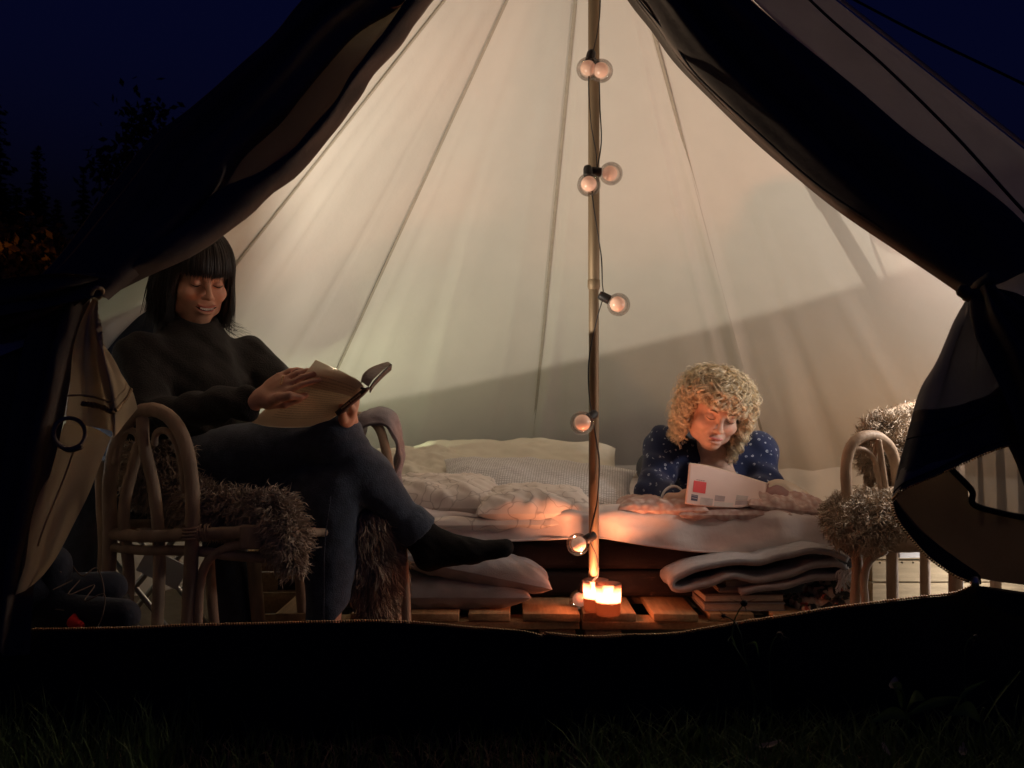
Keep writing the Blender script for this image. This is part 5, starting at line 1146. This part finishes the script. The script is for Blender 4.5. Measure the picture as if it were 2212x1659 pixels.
def jeans(p):
    d = bodyA(p, .006, 'legs')
    ax = (anR-knR)/np.linalg.norm(anR-knR)
    w_ = .0045*noise3(p, 15., 4.)+.0045*np.sin((p@ax)*85+4*np.sin(p[:, 2]*25))*np.exp(-(np.minimum(np.linalg.norm(p-anR, axis=1), np.linalg.norm(p-knR, axis=1))/.09)**2)
    d = smin(d+w_, np.abs(sd_cap(p, anR-ax*.028, anR-ax*.004, .050, .053))-.0042, .004)
    d = smax(d, (p-anR)@ax-.004, .004)
    return smax(d, .055-p[:, 2], .004)
bake('jeans', jeans, (-1.14,2.32,.03), (-.10,3.02,.76), .0060, M_denim, pa_, 2)
tube('jeans_seam', [knL+np.array((.01,-.072,.0)), knL+(anL-knL)*.3+np.array((.0,-.076,0)), knL+(anL-knL)*.6+np.array((0,-.066,0)), knL+(anL-knL)*.9+np.array((0,-.052,0))], .0014, M_denim, pa_, 20, 5)
def sockf(p):
    d = sd_cap(p, anR-(anR-knR)/np.linalg.norm(anR-knR)*.02, heel, .041, .032); d = smin(d, sd_cap(p, heel+np.array((-.004,0,-.004)), ball, .030, .029), .02)
    d = smin(d, sd_cap(p, ball, toe, .030, .022), .02); d = smin(d, sd_cap(p, toe+np.array((-.02,0,.0)), P(1094,1181,2.60), .019, .018), .015)
    d = smin(d, sd_cap(p, anR, ball+np.array((-.04,0,.012)), .036, .028), .03)
    return d+.0012*noise3(p, 70., 1.)
bake('sock', sockf, (-.34,2.48,.22), (.03,2.74,.46), .0045, M_sock, pa_, 2)
def sockl(p):
    return smin(sd_cap(p, anL+np.array((0,0,-.01)), anL+np.array((0,.01,-.055)), .042, .036), sd_cap(p, anL+np.array((0,0,-.058)), anL+np.array((.13,-.12,-.062)), .034, .024), .02)
bake('sock', sockl, (-.54,2.28,-.01), (-.28,2.58,.17), .006, M_sock, pa_, 2)
face_bits(pa_, MA, HA, M_lash, M_lash, 1., brows=False, lash_w=.0013)
Mo_ = [(x, -.1005+3.*x*x, -.0690+10.*x*x) for x in np.linspace(-.029, .029, 9)]
tube('mouth_opening', to_w([(x, y+.004, z-.0005) for x, y, z in Mo_], MA, HA), [.0010,.0030,.0040,.0030,.0010], mat('mouth_inside', (.05,.012,.010), .6, .1, 40), pa_, 16, 8)
for k, x in enumerate(np.linspace(-.0165, .0165, 8)):
    w_ = .0046 if abs(x) < .006 else .0040
    c = to_w((x, -.1003+3.4*x*x, -.0672+10.*x*x), MA, HA); v, f = box_vf((0,0,0), (w_, .003, 0.0066 if abs(x) < .006 else .0058), jit=.0002); v = v@np.array(Matrix.Rotation(-x*18, 3, 'Z')).T@MA.T+c
    o = link('tooth', rawmesh('tooth', v, f, False), M_teeth, pa_); b = o.modifiers.new('b', 'BEVEL'); b.width = .0008; b.segments = 1
tube('ring', [P(609,822,2.335)+np.array((.0105*math.cos(t)*.3, -.0100*math.sin(t), .0105*math.cos(t))) for t in np.linspace(0, 6.28, 13)[:-1]], .0011, M_gold, pa_, 24, 6, closed=True)
def bobpath(ph, g, r=1., zend=None, K=16, flare=.0, part=0.):
    """strand in head space for azimuth ph (0 = front), arrays of N"""
    N = len(ph); t = np.linspace(0, 1, K)[None]
    zc = .030; el0 = R(86)
    ca = np.abs(((ph+np.pi) % (2*np.pi))-np.pi)
    ze = zend
    Lb = .135; tot = Lb+np.maximum(zc-ze, .0); s = t*tot[:, None]
    el = el0*(1-np.clip(s/Lb, 0, 1)**.9)
    rx, ry, rz_ = .094*r, .106*r, .104*r
    X = np.sin(ph)[:, None]*rx*np.cos(el) if np.ndim(r) == 0 else np.sin(ph)[:, None]*(rx[:, None]*np.cos(el))
    Y = -np.cos(ph)[:, None]*(ry if np.ndim(r) == 0 else ry[:, None])*np.cos(el)
    Z = zc+(rz_ if np.ndim(r) == 0 else rz_[:, None])*np.sin(el)
    dn = np.clip(s-Lb, 0, None)
    fl = flare if np.ndim(flare) else np.full(N, flare)
    Z = Z-dn; X = X+np.sin(ph)[:, None]*fl[:, None]*dn**1.5*6; Y = Y-np.cos(ph)[:, None]*fl[:, None]*dn**1.5*6
    pull = np.clip((dn-.08)/.08, 0, 1)*.012; X -= np.sin(ph)[:, None]*pull
    return np.stack([X, Y+.012, Z], -1)
def zend_bob(ph):
    a = np.abs(((ph+np.pi) % (2*np.pi))-np.pi); k = np.clip((a-R(46))/R(9), 0, 1); k = k*k*(3-2*k)
    return .024*(1-k)+(-.112)*k
g = np.random.default_rng(21)
ph = np.linspace(0, 2*np.pi, 120, endpoint=False); cap_ = bobpath(ph, g, 1.03, zend_bob(ph)+.004, 22)
i = np.arange(120*22).reshape(120, 22); f = np.stack([i, np.roll(i, -1, 0), ], 0); f = np.stack([i[:, :-1], i[:, 1:], np.roll(i, -1, 0)[:, 1:], np.roll(i, -1, 0)[:, :-1]], -1).reshape(-1, 4)
hb = link('hair', rawmesh('hair', to_w(cap_.reshape(-1, 3), MA, HA), f), M_hairb, pa_)
sm = hb.modifiers.new('s', 'SOLIDIFY'); sm.thickness = .005; sm.offset = -1
N = 3600; ph = g.uniform(0, 2*np.pi, N); ck = np.round(ph*28)/28; ph = ph*.5+ck*.5
st = bobpath(ph, g, g.uniform(1.035, 1.14, N), zend_bob(ph)+g.normal(0, .007, N)-np.where(np.abs(((ph+np.pi)%(2*np.pi))-np.pi) > R(52), g.exponential(.010, N), 0), 16, flare=g.normal(.0, .03, N)*(np.abs(((ph+np.pi)%(2*np.pi))-np.pi) > R(50)))
st += (g.normal(0, .0012, (N, 1, 3)))
tube_sets('hair_strands', to_w(st, MA, HA), np.array([.0011]*13+[.0009,.0006,.0002]), M_hairb, hb, 3, 'stuff')
wis = []
for k in range(46):
    a_ = to_w((.082+g.uniform(-.01,.012), -.02+g.uniform(-.03,.04), -.09+g.uniform(-.02,.02)), MA, HA); b_ = a_+np.array((g.uniform(.005,.02), 0, -.035)); c_ = b_+np.array((g.uniform(.01,.055), g.uniform(-.02,.02), g.uniform(-.03,-.008)))
    wis.append(crv([a_, b_, c_], 10))
tube_sets('hair_wisps', np.array(wis), np.linspace(.0009, .0002, 10), M_hairb, hb, 3, 'stuff')

# ---------------------------------------------------------------- the book she holds
def BP(pts): return np.array([P(x, y, d-.095) for x, y, d in pts])
bk = empty('open_book', P(660,850,2.42), 'big open hardback book held up by the seated reader, resting on her knee', 'book')
M_text = mat('printed_page', (.78,.66,.52), .85, .04, 20, transl=.40, spec=.15)
n = M_text.node_tree; bs = n.nodes[M_text['bsdf']]; L = n.links.new
tc = n.nodes.new('ShaderNodeTexCoord'); sp = n.nodes.new('ShaderNodeSeparateXYZ'); L(tc.outputs['UV'], sp.inputs[0])
def mth(op, a, b=None, c=None):
    x = n.nodes.new('ShaderNodeMath'); x.operation = op
    for i_, v_ in enumerate((a, b, c)):
        if v_ is None: continue
        if isinstance(v_, (int, float)): x.inputs[i_].default_value = v_
        else: L(v_, x.inputs[i_])
    return x.outputs[0]
fr1 = mth('FRACT', mth('MULTIPLY', sp.outputs[1], 24.)); line = mth('LESS_THAN', fr1, .42)
nz = n.nodes.new('ShaderNodeTexNoise'); nz.inputs['Scale'].default_value = 1.; mpn = n.nodes.new('ShaderNodeMapping'); mpn.inputs['Scale'].default_value = (60, 24, 1); L(tc.outputs['UV'], mpn.inputs[0]); L(mpn.outputs[0], nz.inputs[0])
wd = mth('GREATER_THAN', nz.outputs[0], .42)
mk = mth('MULTIPLY', mth('MULTIPLY', mth('GREATER_THAN', sp.outputs[0], .16), mth('LESS_THAN', sp.outputs[0], .93)), mth('MULTIPLY', mth('GREATER_THAN', sp.outputs[1], .10), mth('LESS_THAN', sp.outputs[1], .86)))
ink = mth('MULTIPLY', mth('MULTIPLY', line, wd), mk); ink = mth('MULTIPLY', ink, .5)
mxx = n.nodes.new('ShaderNodeMix'); mxx.data_type = 'RGBA'; L(ink, mxx.inputs[0]); mxx.inputs[6].default_value = (.78,.66,.52,1); mxx.inputs[7].default_value = (.12,.08,.06,1); L(mxx.outputs[2], bs.inputs['Base Color'])
# front leaf: from the fore edge (A-B) to the gutter (D-C)
lf = [BP([(676,796,2.47),(655,812,2.47),(600,860,2.48),(541,911,2.49)]), BP([(715,798,2.455),(690,822,2.46),(634,872,2.50),(578,920,2.53)]),
      BP([(752,810,2.44),(728,836,2.46),(682,878,2.52),(636,922,2.56)]), BP([(775,822,2.44),(755,845,2.46),(720,880,2.52),(690,916,2.56)]), BP([(786,838,2.44),(770,852,2.46),(750,872,2.51),(728,894,2.55)])]
_, g1 = sheet('printed_leaf', [l for l in lf], 40, 30, M_text, bk)
_, g2 = sheet('leaf', [BP([(682,777,2.455),(664,800,2.46),(640,830,2.475)]), BP([(715,792,2.445),(705,812,2.455),(690,840,2.475)]), BP([(750,808,2.44),(745,826,2.45),(735,850,2.47)]), BP([(784,832,2.445),(776,846,2.455),(765,860,2.47)])], 16, 16, M_paper, bk)
sheet('leaf', [l+np.array((.002, .004, -.002)) for l in lf], 16, 14, M_paper, bk)
# spine and the wing on the right
sheet('spine', [BP([(724,890,2.53),(748,869,2.49),(770,851,2.45),(786,838,2.43)]), BP([(729,897,2.527),(753,875,2.485),(777,855,2.445),(797,838,2.425)]), BP([(737,899,2.54),(759,876,2.50),(782,857,2.46),(800,838,2.44)])], 20, 8, M_cover, bk, thick=.002)
WT = BP([(779,824,2.44),(785,807,2.445),(799,795,2.46),(817,787,2.48),(837,781,2.50)]); WB = BP([(799,838,2.44),(807,825,2.445),(819,812,2.46),(832,799,2.48),(846,787,2.50)])
back = np.array((-.012,.085,-.010))
sheet('page_block', [WT+back, WT+back*.5+np.array((0,0,-.001)), WT, (WT*.75+WB*.25)+np.array((.001,-.0008,0)), WT*.45+WB*.55, WT*.12+WB*.88], 20, 14, M_pages, bk)
sheet('cover', [WB+np.array((.0,-.002,.0)), WB+back*.5, WB+back], 14, 6, M_cover, bk, thick=.003)
tube('headband', [P(780,838,2.325), P(788,840,2.327), P(797,838,2.335)], .003, M_cover, bk, 8, 6)
# lettering on the spine: two words too small to read, printed as broken strokes
for k, s_ in enumerate(np.concatenate([np.linspace(.14,.40,9), np.linspace(.46,.78,11)])):
    a_, b_ = np.array([P(730,889,2.425), P(793,840,2.325)]); c = a_+(b_-a_)*s_; hgt = .0034 if k % 3 else .0046
    u_ = (b_-a_)/np.linalg.norm(b_-a_); v_ = np.array((.45,0,-.9)); v_ = v_-(v_@u_)*u_; v_ /= np.linalg.norm(v_)
    G4 = [c-u_*.0012-v_*hgt*.5, c+u_*.0012-v_*hgt*.5, c+u_*.0012+v_*hgt*.5, c-u_*.0012+v_*hgt*.5]
    link('spine_lettering', rawmesh('spine_lettering', np.array(G4)+np.array((0,-.0045,0)), np.array([[0,1,2,3]]), False), MATS['paper'], bk)

# ---------------------------------------------------------------- reader lying on the bed
pb_ = empty('person', (.60, 3.4, .42), 'curly blond woman in a navy patterned top, lying on the bed with a magazine', 'person')
HB = P(1545,882,3.12); MB = head_rot(21, 6, 12)
NB = P(1548,992,3.24)
s1, s2 = P(1436,968,3.26), P(1634,978,3.28); e1, e2 = P(1412,1062,3.14), P(1654,1052,3.18); w1, w2 = P(1455,1078,3.03), P(1625,1078,3.06)
pelv = np.array((.70, 3.86, .49)); RI = np.eye(3)
hB1 = dict(wrist=P(1466,1079,3.005), palmdir=(1,-.12,-.02), back=(-.1,-.85,.35), thumbside=(0,0,1.), fingers=[(.15,.25,.2)]*4, size=.86, spread=.04, thumb=(.35,.05))
hB2 = dict(wrist=P(1636,1074,3.07), palmdir=(-.95,-.1,.05), back=(.1,.9,.1), thumbside=(.1,0,1.), fingers=[(.2,.3,.3)]*4, size=.86, spread=.05, thumb=(.15,.05))
def bodyB(p, g=0., part='all'):
    d = None
    def add(e, k=.035):
        nonlocal d; d = e if d is None else smin(d, e, k)
    if part in ('all', 'top'):
        add(sd_ell(p, P(1540,1020,3.36), np.array((.160,.17,.100))+g)); add(sd_cap(p, P(1535,1015,3.40), pelv, .120+g, .125+g))
        for a, b, c in ((s1, e1, w1), (s2, e2, w2)):
            add(sd_cap(p, NB+np.array((0,.04,-.03)), a, .062+g, .054+g)); add(sd_cap(p, a, b, .054+g, .043+g)); add(sd_cap(p, b, c, .041+g, .027+g))
    if part in ('all', 'legs'):
        for s in (-1, 1):
            h_ = pelv+np.array((s*.08, .02, -.01)); kn = h_+np.array((s*.03, .26, -.015)); k2 = kn+np.array((s*-.02, .20, .0))
            add(sd_cap(p, h_, kn, .085+g, .060+g)); add(sd_cap(p, kn, k2, .056+g, .05+g))
    return d
def skinB(p):
    d = bodyB(p, -.012); q = (p-HB)@MB
    d = smin(d, sd_cap(p, NB+np.array((0,.0,-.01)), to_w((0,.030,-.050), MB, HB), .052, .049), .03)
    d = smin(d, sd_ell(p, P(1548,1034,3.21), (.080,.040,.06)), .03)
    m = np.linalg.norm(q, axis=1) < .22; h = np.full(len(p), .08)
    if m.any(): h[m] = head_sdf(q[m], smile=.12, wide=1.0)
    d = smin(d, h, .016)
    for H in (hB1, hB2):
        m = np.linalg.norm(p-H['wrist'], axis=1) < .22; h = np.full(len(p), .06)
        if m.any(): h[m] = hand_sdf(p[m], **H)
        d = smin(d, h, .012)
    return d
bo, bv = bake('body', skinB, (.28,2.90,.33), (.92,4.36,.90), .0042, M_skinB, pb_, 1)
q = (bv-HB)@MB; set_tone(bo.data, tone_fn(q, (.66,.43,.33), (.48,.15,.15), .12))
def topB(p):
    d = bodyB(p, .010, 'top')+.004*noise3(p, 15., 6.)+.003*np.sin(p[:, 0]*60+p[:, 2]*70+2*np.sin(p[:, 1]*30))
    q_ = (p-HB)@MB
    d = smax(d, -sd_ell(q_, (0,-.02,-.06), (.075,.085,.075)), .01)
    cut = sd_cap(p, P(1549,965,3.15), P(1551,1030,3.12), .042, .008)
    return smax(d, -cut, .008)
M_navy = mat('navy_print', (.02,.03,.09), .9, .1, 20, .2, 300, sheen=.15)
n = M_navy.node_tree; bs = n.nodes[M_navy['bsdf']]; L = n.links.new
vo = n.nodes.new('ShaderNodeTexVoronoi'); vo.inputs['Scale'].default_value = 52; vo.inputs['Randomness'].default_value = .55; tc = n.nodes.new('ShaderNodeTexCoord'); L(tc.outputs['Object'], vo.inputs['Vector'])
a1_ = mth('LESS_THAN', vo.outputs[0], .25); a2_ = mth('GREATER_THAN', vo.outputs[0], .10)
sc_ = n.nodes.new('ShaderNodeSeparateColor'); L(vo.outputs[1], sc_.inputs[0]); nz = n.nodes.new('ShaderNodeTexNoise'); nz.inputs['Scale'].default_value = 130; L(tc.outputs['Object'], nz.inputs[0])
a3_ = mth('MULTIPLY', mth('MULTIPLY', a1_, a2_), mth('GREATER_THAN', nz.outputs[0], .47))
mxx = n.nodes.new('ShaderNodeMix'); mxx.data_type = 'RGBA'; L(a3_, mxx.inputs[0]); mxx.inputs[6].default_value = (.012,.020,.068,1); mxx.inputs[7].default_value = (.36,.40,.48,1); L(mxx.outputs[2], bs.inputs['Base Color'])
bake('top', topB, (.26,2.96,.36), (.92,4.02,.80), .0060, M_navy, pb_, 2)
bake('trousers', lambda p: bodyB(p, .008, 'legs'), (.36,3.72,.36), (.80,4.40,.70), .010, mat('grey_trousers', (.10,.10,.12), .9, .1, 30), pb_, 1)
ax = w1-e1; ax /= np.linalg.norm(ax); ee = np.cross(ax, (0,.2,1)); ee /= np.linalg.norm(ee); ef = np.cross(ax, ee)
tube('cuff', [e1+(w1-e1)*.96+(ee*math.cos(t)+ef*math.sin(t))*.037 for t in np.linspace(0, 6.28, 13)[:-1]], .0055, M_white, pb_, 30, 8, closed=True)
M_browB = mat('fair_brow', (.22,.14,.08), .7, .2, 60)
face_bits(pb_, MB, HB, mat('brown_lash', (.06,.03,.02), .7, .1, 40), M_browB, 0., True, .0010)
# curls
def curls(n, seed, phr, zr, rr, el_lo=0., strands=13, K=38, fringe=False):
    g = np.random.default_rng(seed); ph = g.uniform(*phr, n); r = g.uniform(*rr, n)
    a = np.abs(((ph+np.pi) % (2*np.pi))-np.pi)
    ze = g.uniform(zr[0], zr[1], n)
    base = bobpath(ph, g, 1.0, ze, K)
    sc3 = np.stack([r*1.0, r*.92, .5+r*.5], -1)[:, None]; base = (base-np.array((0,.012,.03)))*sc3+np.array((0,.012,.03)); base[..., 2] = np.where(base[..., 2] > .03, (base[..., 2]-.03)*.86+.03, base[..., 2])
    t0 = g.uniform(0, .45, n); tt = t0[:, None]+(1-t0[:, None])*np.linspace(0, 1, K)[None]       # start part way down: layered cut
    idx = tt*(K-1); i0 = np.clip(idx.astype(int), 0, K-2); fr_ = (idx-i0)[..., None]
    ar = np.arange(n)[:, None]; base = base[ar, i0]*(1-fr_)+base[ar, i0+1]*fr_
    T = np.gradient(base, axis=1); T /= np.linalg.norm(T, axis=2, keepdims=True)+1e-9
    o = np.stack([np.sin(ph), -np.cos(ph), .3+0*ph], -1)[:, None]+0*T; o -= (o*T).sum(2, keepdims=True)*T; o /= np.linalg.norm(o, axis=2, keepdims=True)+1e-9
    b = np.cross(T, o); out = []
    rad = g.uniform(.007, .017, n); L_ = np.linalg.norm(np.diff(base, axis=1), axis=2).sum(1); turns = L_/g.uniform(.040, .080, n)
    p0 = g.uniform(0, 6.28, n); hand = g.choice([-1, 1], n)
    for s in range(strands):
        p1 = (p0+g.normal(0, .13, n))[:, None]+hand[:, None]*6.283*turns[:, None]*np.linspace(0, 1, K)[None]
        rd = (rad*g.uniform(.85, 1.15, n))[:, None]*np.clip(np.linspace(0, 1, K)*4, .15, 1)[None]
        out.append(base+o*(np.cos(p1)*rd)[..., None]+b*(np.sin(p1)*rd)[..., None]+g.normal(0, .0021, (n, 1, 3)))
    return np.concatenate(out)
ph = np.linspace(0, 2*np.pi, 90, endpoint=False)
def zend_c(ph):
    a = np.abs(((ph+np.pi) % (2*np.pi))-np.pi); k = np.clip((a-R(56))/R(14), 0, 1); return .060*(1-k)-.095*k
cap_ = bobpath(ph, g, .98, zend_c(ph), 20); cap_[..., 2] = np.where(cap_[..., 2] > .03, (cap_[..., 2]-.03)*.88+.03, cap_[..., 2])
i = np.arange(90*20).reshape(90, 20); f = np.stack([i[:, :-1], i[:, 1:], np.roll(i, -1, 0)[:, 1:], np.roll(i, -1, 0)[:, :-1]], -1).reshape(-1, 4)
hb2 = link('hair', rawmesh('hair', to_w(cap_.reshape(-1, 3), MB, HB), f), mat('blond_root', (.36,.27,.15), .7, .3, 60, .6, 120), pb_)
sm = hb2.modifiers.new('s', 'SOLIDIFY'); sm.thickness = .004; sm.offset = -1
cs = [curls(380, 31, (R(60), R(300)), (-.130, -.02), (.94, 1.22)), curls(170, 32, (R(-58), R(58)), (.044, .074), (.97, 1.10)), curls(50, 33, (R(14), R(56)), (.004, .040), (1.0, 1.14)),
      curls(70, 34, (R(62), R(105)), (-.155, -.09), (1.06, 1.28)), curls(70, 35, (R(255), R(298)), (-.130, -.07), (1.04, 1.24)), curls(160, 36, (0, R(360)), (.05, .09), (1.0, 1.12))]
cs.append(curls(300, 37, (R(50), R(310)), (-.12, .0), (1.08, 1.38), strands=1)); cs.append(curls(120, 38, (0, R(360)), (.06, .10), (1.05, 1.25), strands=1))
tube_sets('curls', to_w(np.concatenate(cs), MB, HB), np.concatenate([np.full(32, .00065), np.linspace(.0006, .0002, 6)]), M_hairy, hb2, 0, 'stuff')
# magazine
mg = empty('magazine', P(1570,1060,2.98), 'open magazine with a red square on its cover, held by the lying reader', 'magazine')
M_mag = mat('magazine_paper', (.72,.52,.46), .45, .03, 12, spec=.4, transl=.06)
cols = [VP([(1488,1001,3.00),(1485,1040,2.97),(1479,1088,2.945)]), VP([(1530,1007,3.01),(1527,1048,2.98),(1522,1094,2.95)]), VP([(1590,1024,3.02),(1586,1060,2.985),(1580,1097,2.955)]), VP([(1635,1038,3.02),(1632,1066,2.99),(1622,1093,2.96)]), VP([(1658,1045,3.02),(1653,1066,2.99),(1643,1086,2.965)])]
_, gm = sheet('cover', cols, 24, 30, M_mag, mg, thick=.0012)
_, gn = sheet('inner_pages', [c+np.array((.004,.010,.001)) for c in cols], 24, 30, M_paper, mg, thick=.0015)
def patch(name, u0, u1, v0, v1, m, off=.0016):
    U = np.linspace(u0, u1, 6); W = np.linspace(v0, v1, 6)
    def samp(u, w):
        a_ = u*(gm.shape[0]-1); b_ = w*(gm.shape[1]-1); i_, j_ = min(int(a_), gm.shape[0]-2), min(int(b_), gm.shape[1]-2); a_ -= i_; b_ -= j_
        return gm[i_, j_]*(1-a_)*(1-b_)+gm[i_+1, j_]*a_*(1-b_)+gm[i_, j_+1]*(1-a_)*b_+gm[i_+1, j_+1]*a_*b_
    V = np.array([samp(u, w) for u in U for w in W])+np.array((0,-off,off*.3)); i_ = np.arange(36).reshape(6, 6)
    link(name, rawmesh(name, V, np.stack([i_[:-1, :-1], i_[1:, :-1], i_[1:, 1:], i_[:-1, 1:]], -1).reshape(-1, 4)), m, mg)
patch('red_square', .42, .70, .085, .25, mat('print_red', (.62,.035,.035), .45, .05, 40, spec=.4))
patch('dark_badge', .76, .90, .075, .165, mat('print_dark', (.06,.05,.09), .45, .1, 40, spec=.4))
for k in range(6): patch('badge_line', .785+.0, .795, .082+.013*k, .091+.013*k, M_mag, .0026); patch('badge_line', .835, .85, .085+.012*k, .092+.012*k, M_mag, .0026)
for k in range(4): patch('small_print', .385, .40, .12+.028*k, .14+.028*k, mat('print_brown', (.25,.08,.06), .5, .1, 40))
Mp = [mat('print_photo_a', (.46,.36,.33), .45, .35, 18, spec=.4), mat('print_photo_b', (.34,.24,.23), .45, .4, 22, spec=.4), mat('print_photo_c', (.52,.42,.38), .45, .3, 16, spec=.4)]
for k, (v0, v1, u0, u1) in enumerate(((.20,.36,.80,.97),(.38,.50,.70,.84),(.38,.62,.86,.98),(.64,.78,.62,.78),(.64,.80,.80,.92),(.82,.93,.70,.84))): patch('printed_photo', u0, u1, v0, v1, Mp[k % 3])
rc = [VP([(1658,1045,3.02),(1653,1066,2.99),(1643,1086,2.965)]), VP([(1680,1040,3.04),(1676,1052,3.01),(1664,1078,2.985)]), VP([(1706,1046,3.06),(1704,1062,3.02),(1696,1082,2.99)]), VP([(1740,1066,3.08),(1738,1080,3.03),(1728,1096,2.995)]), VP([(1776,1094,3.09),(1770,1102,3.04),(1756,1106,3.0)])]
sheet('back_cover', rc, 20, 24, mat('cover_maroon', (.22,.085,.07), .4, .25, 14, spec=.5), mg, thick=.0012)
sheet('inner_pages', [c+np.array((.003,.008,.006)) for c in rc], 20, 24, M_paper, mg, thick=.0016)

# ---------------------------------------------------------------- third person, mostly hidden at the left
pc_ = empty('person', (-1.12, 3.10, .42), 'person in a dark navy jacket and dark jeans, mostly hidden behind the dark haired reader', 'person')
HC = P(352,556,3.10); MC = head_rot(12, 30, 0)
def bodyC(p, g=0., part='all'):
    d = None
    def add(e, k=.035):
        nonlocal d; d = e if d is None else smin(d, e, k)
    nb_ = P(322,668,3.14)
    if part in ('all', 'top'):
        add(sd_cap(p, nb_+np.array((.02,.0,-.10)), (-1.12,3.12,.60), .145+g, .14+g)); add(sd_cap(p, nb_+np.array((0,0,-.03)), P(245,735,3.10), .06+g, .058+g)); add(sd_cap(p, nb_+np.array((0,0,-.03)), P(420,720,3.22), .06+g, .055+g))
        add(sd_cap(p, P(245,735,3.10), P(222,920,3.0), .056+g, .046+g)); add(sd_cap(p, P(222,920,3.0), P(360,980,2.86), .045+g, .032+g))
        add(sd_cap(p, P(420,720,3.22), P(470,900,3.15), .05+g, .042+g)); add(sd_cap(p, P(470,900,3.15), P(440,1000,2.95), .04+g, .03+g))
    if part in ('all', 'legs'):
        add(sd_ell(p, (-1.12,3.10,.50), np.array((.17,.14,.11))+g))
        add(sd_cap(p, (-1.18,3.08,.49), (-1.19,2.78,.50), .085+g, .062+g)); add(sd_cap(p, (-1.19,2.78,.50), (-1.20,2.72,.08), .062+g, .042+g))
        add(sd_cap(p, (-1.06,3.08,.49), (-.84,2.84,.48), .085+g, .06+g)); add(sd_cap(p, (-.84,2.84,.48), (-.77,2.82,.08), .06+g, .042+g))
    return d
def skinC(p):
    d = bodyC(p, -.014); q = (p-HC)@MC; d = smin(d, sd_cap(p, P(322,670,3.14), to_w((0,.03,-.06), MC, HC), .054, .052), .03)
    m = np.linalg.norm(q, axis=1) < .22; h = np.full(len(p), .08)
    if m.any(): h[m] = head_sdf(q[m])
    d = smin(d, h, .02)
    for a, b in ((P(360,980,2.86), P(392,985,2.82)), (P(440,1000,2.95), P(428,1012,2.90))): d = smin(d, sd_cap(p, a, b, .03, .022), .02)
    for a in ((-1.20,2.72,.06), (-.77,2.82,.06)): d = smin(d, sd_cap(p, a, np.array(a)+np.array((.03,-.14,-.012)), .036, .028), .03)
    return d
bo, bv = bake('body', skinC, (-1.42,2.50,-.01), (-.60,3.36,1.36), .008, M_skinB, pc_, 1); set_tone(bo.data, tone_fn((bv-HC)@MC, (.50,.30,.21), (.4,.14,.12)))
bake('jacket', lambda p: smin(bodyC(p, .014, 'top')+.006*noise3(p, 14., 8.), np.abs(sd_cap(p, P(322,668,3.13), P(332,632,3.12), .066, .062))-.006, .01), (-1.44,2.76,.48), (-.60,3.40,1.20), .008, M_jacket, pc_, 2)
tube('collar_zip', VP([(298,640,3.06),(304,662,3.055),(318,684,3.05),(322,700,3.05)]), .003, M_steel, pc_, 20, 6)
bake('jeans', lambda p: smax(bodyC(p, .008, 'legs'), .07-p[:, 2], .01), (-1.42,2.60,.02), (-.60,3.36,.76), .010, M_denim, pc_, 2)
ph = np.linspace(0, 2*np.pi, 60, endpoint=False); cap_ = bobpath(ph, g, .95, np.where(np.abs(((ph+np.pi)%(2*np.pi))-np.pi) > R(60), -.05, .05), 14)
i = np.arange(60*14).reshape(60, 14); f = np.stack([i[:, :-1], i[:, 1:], np.roll(i, -1, 0)[:, 1:], np.roll(i, -1, 0)[:, :-1]], -1).reshape(-1, 4)
link('hair', rawmesh('hair', to_w(cap_.reshape(-1, 3), MC, HC), f), M_hairb, pc_)
sl = empty('camp_stool', (-1.12,3.10,0), 'low folding camp stool under the hidden third person', 'stool')
box('seat', (-1.12,3.10,.375), (.34,.30,.02), M_jacket, sl, bevel=.006)
for s in (-1, 1):
    for t in (-1, 1): tube('leg', [(-1.12+s*.15,3.10+t*.13,.37),(-1.12-s*.14,3.10+t*.13,.015)], .009, M_steel, sl, 4, 8)
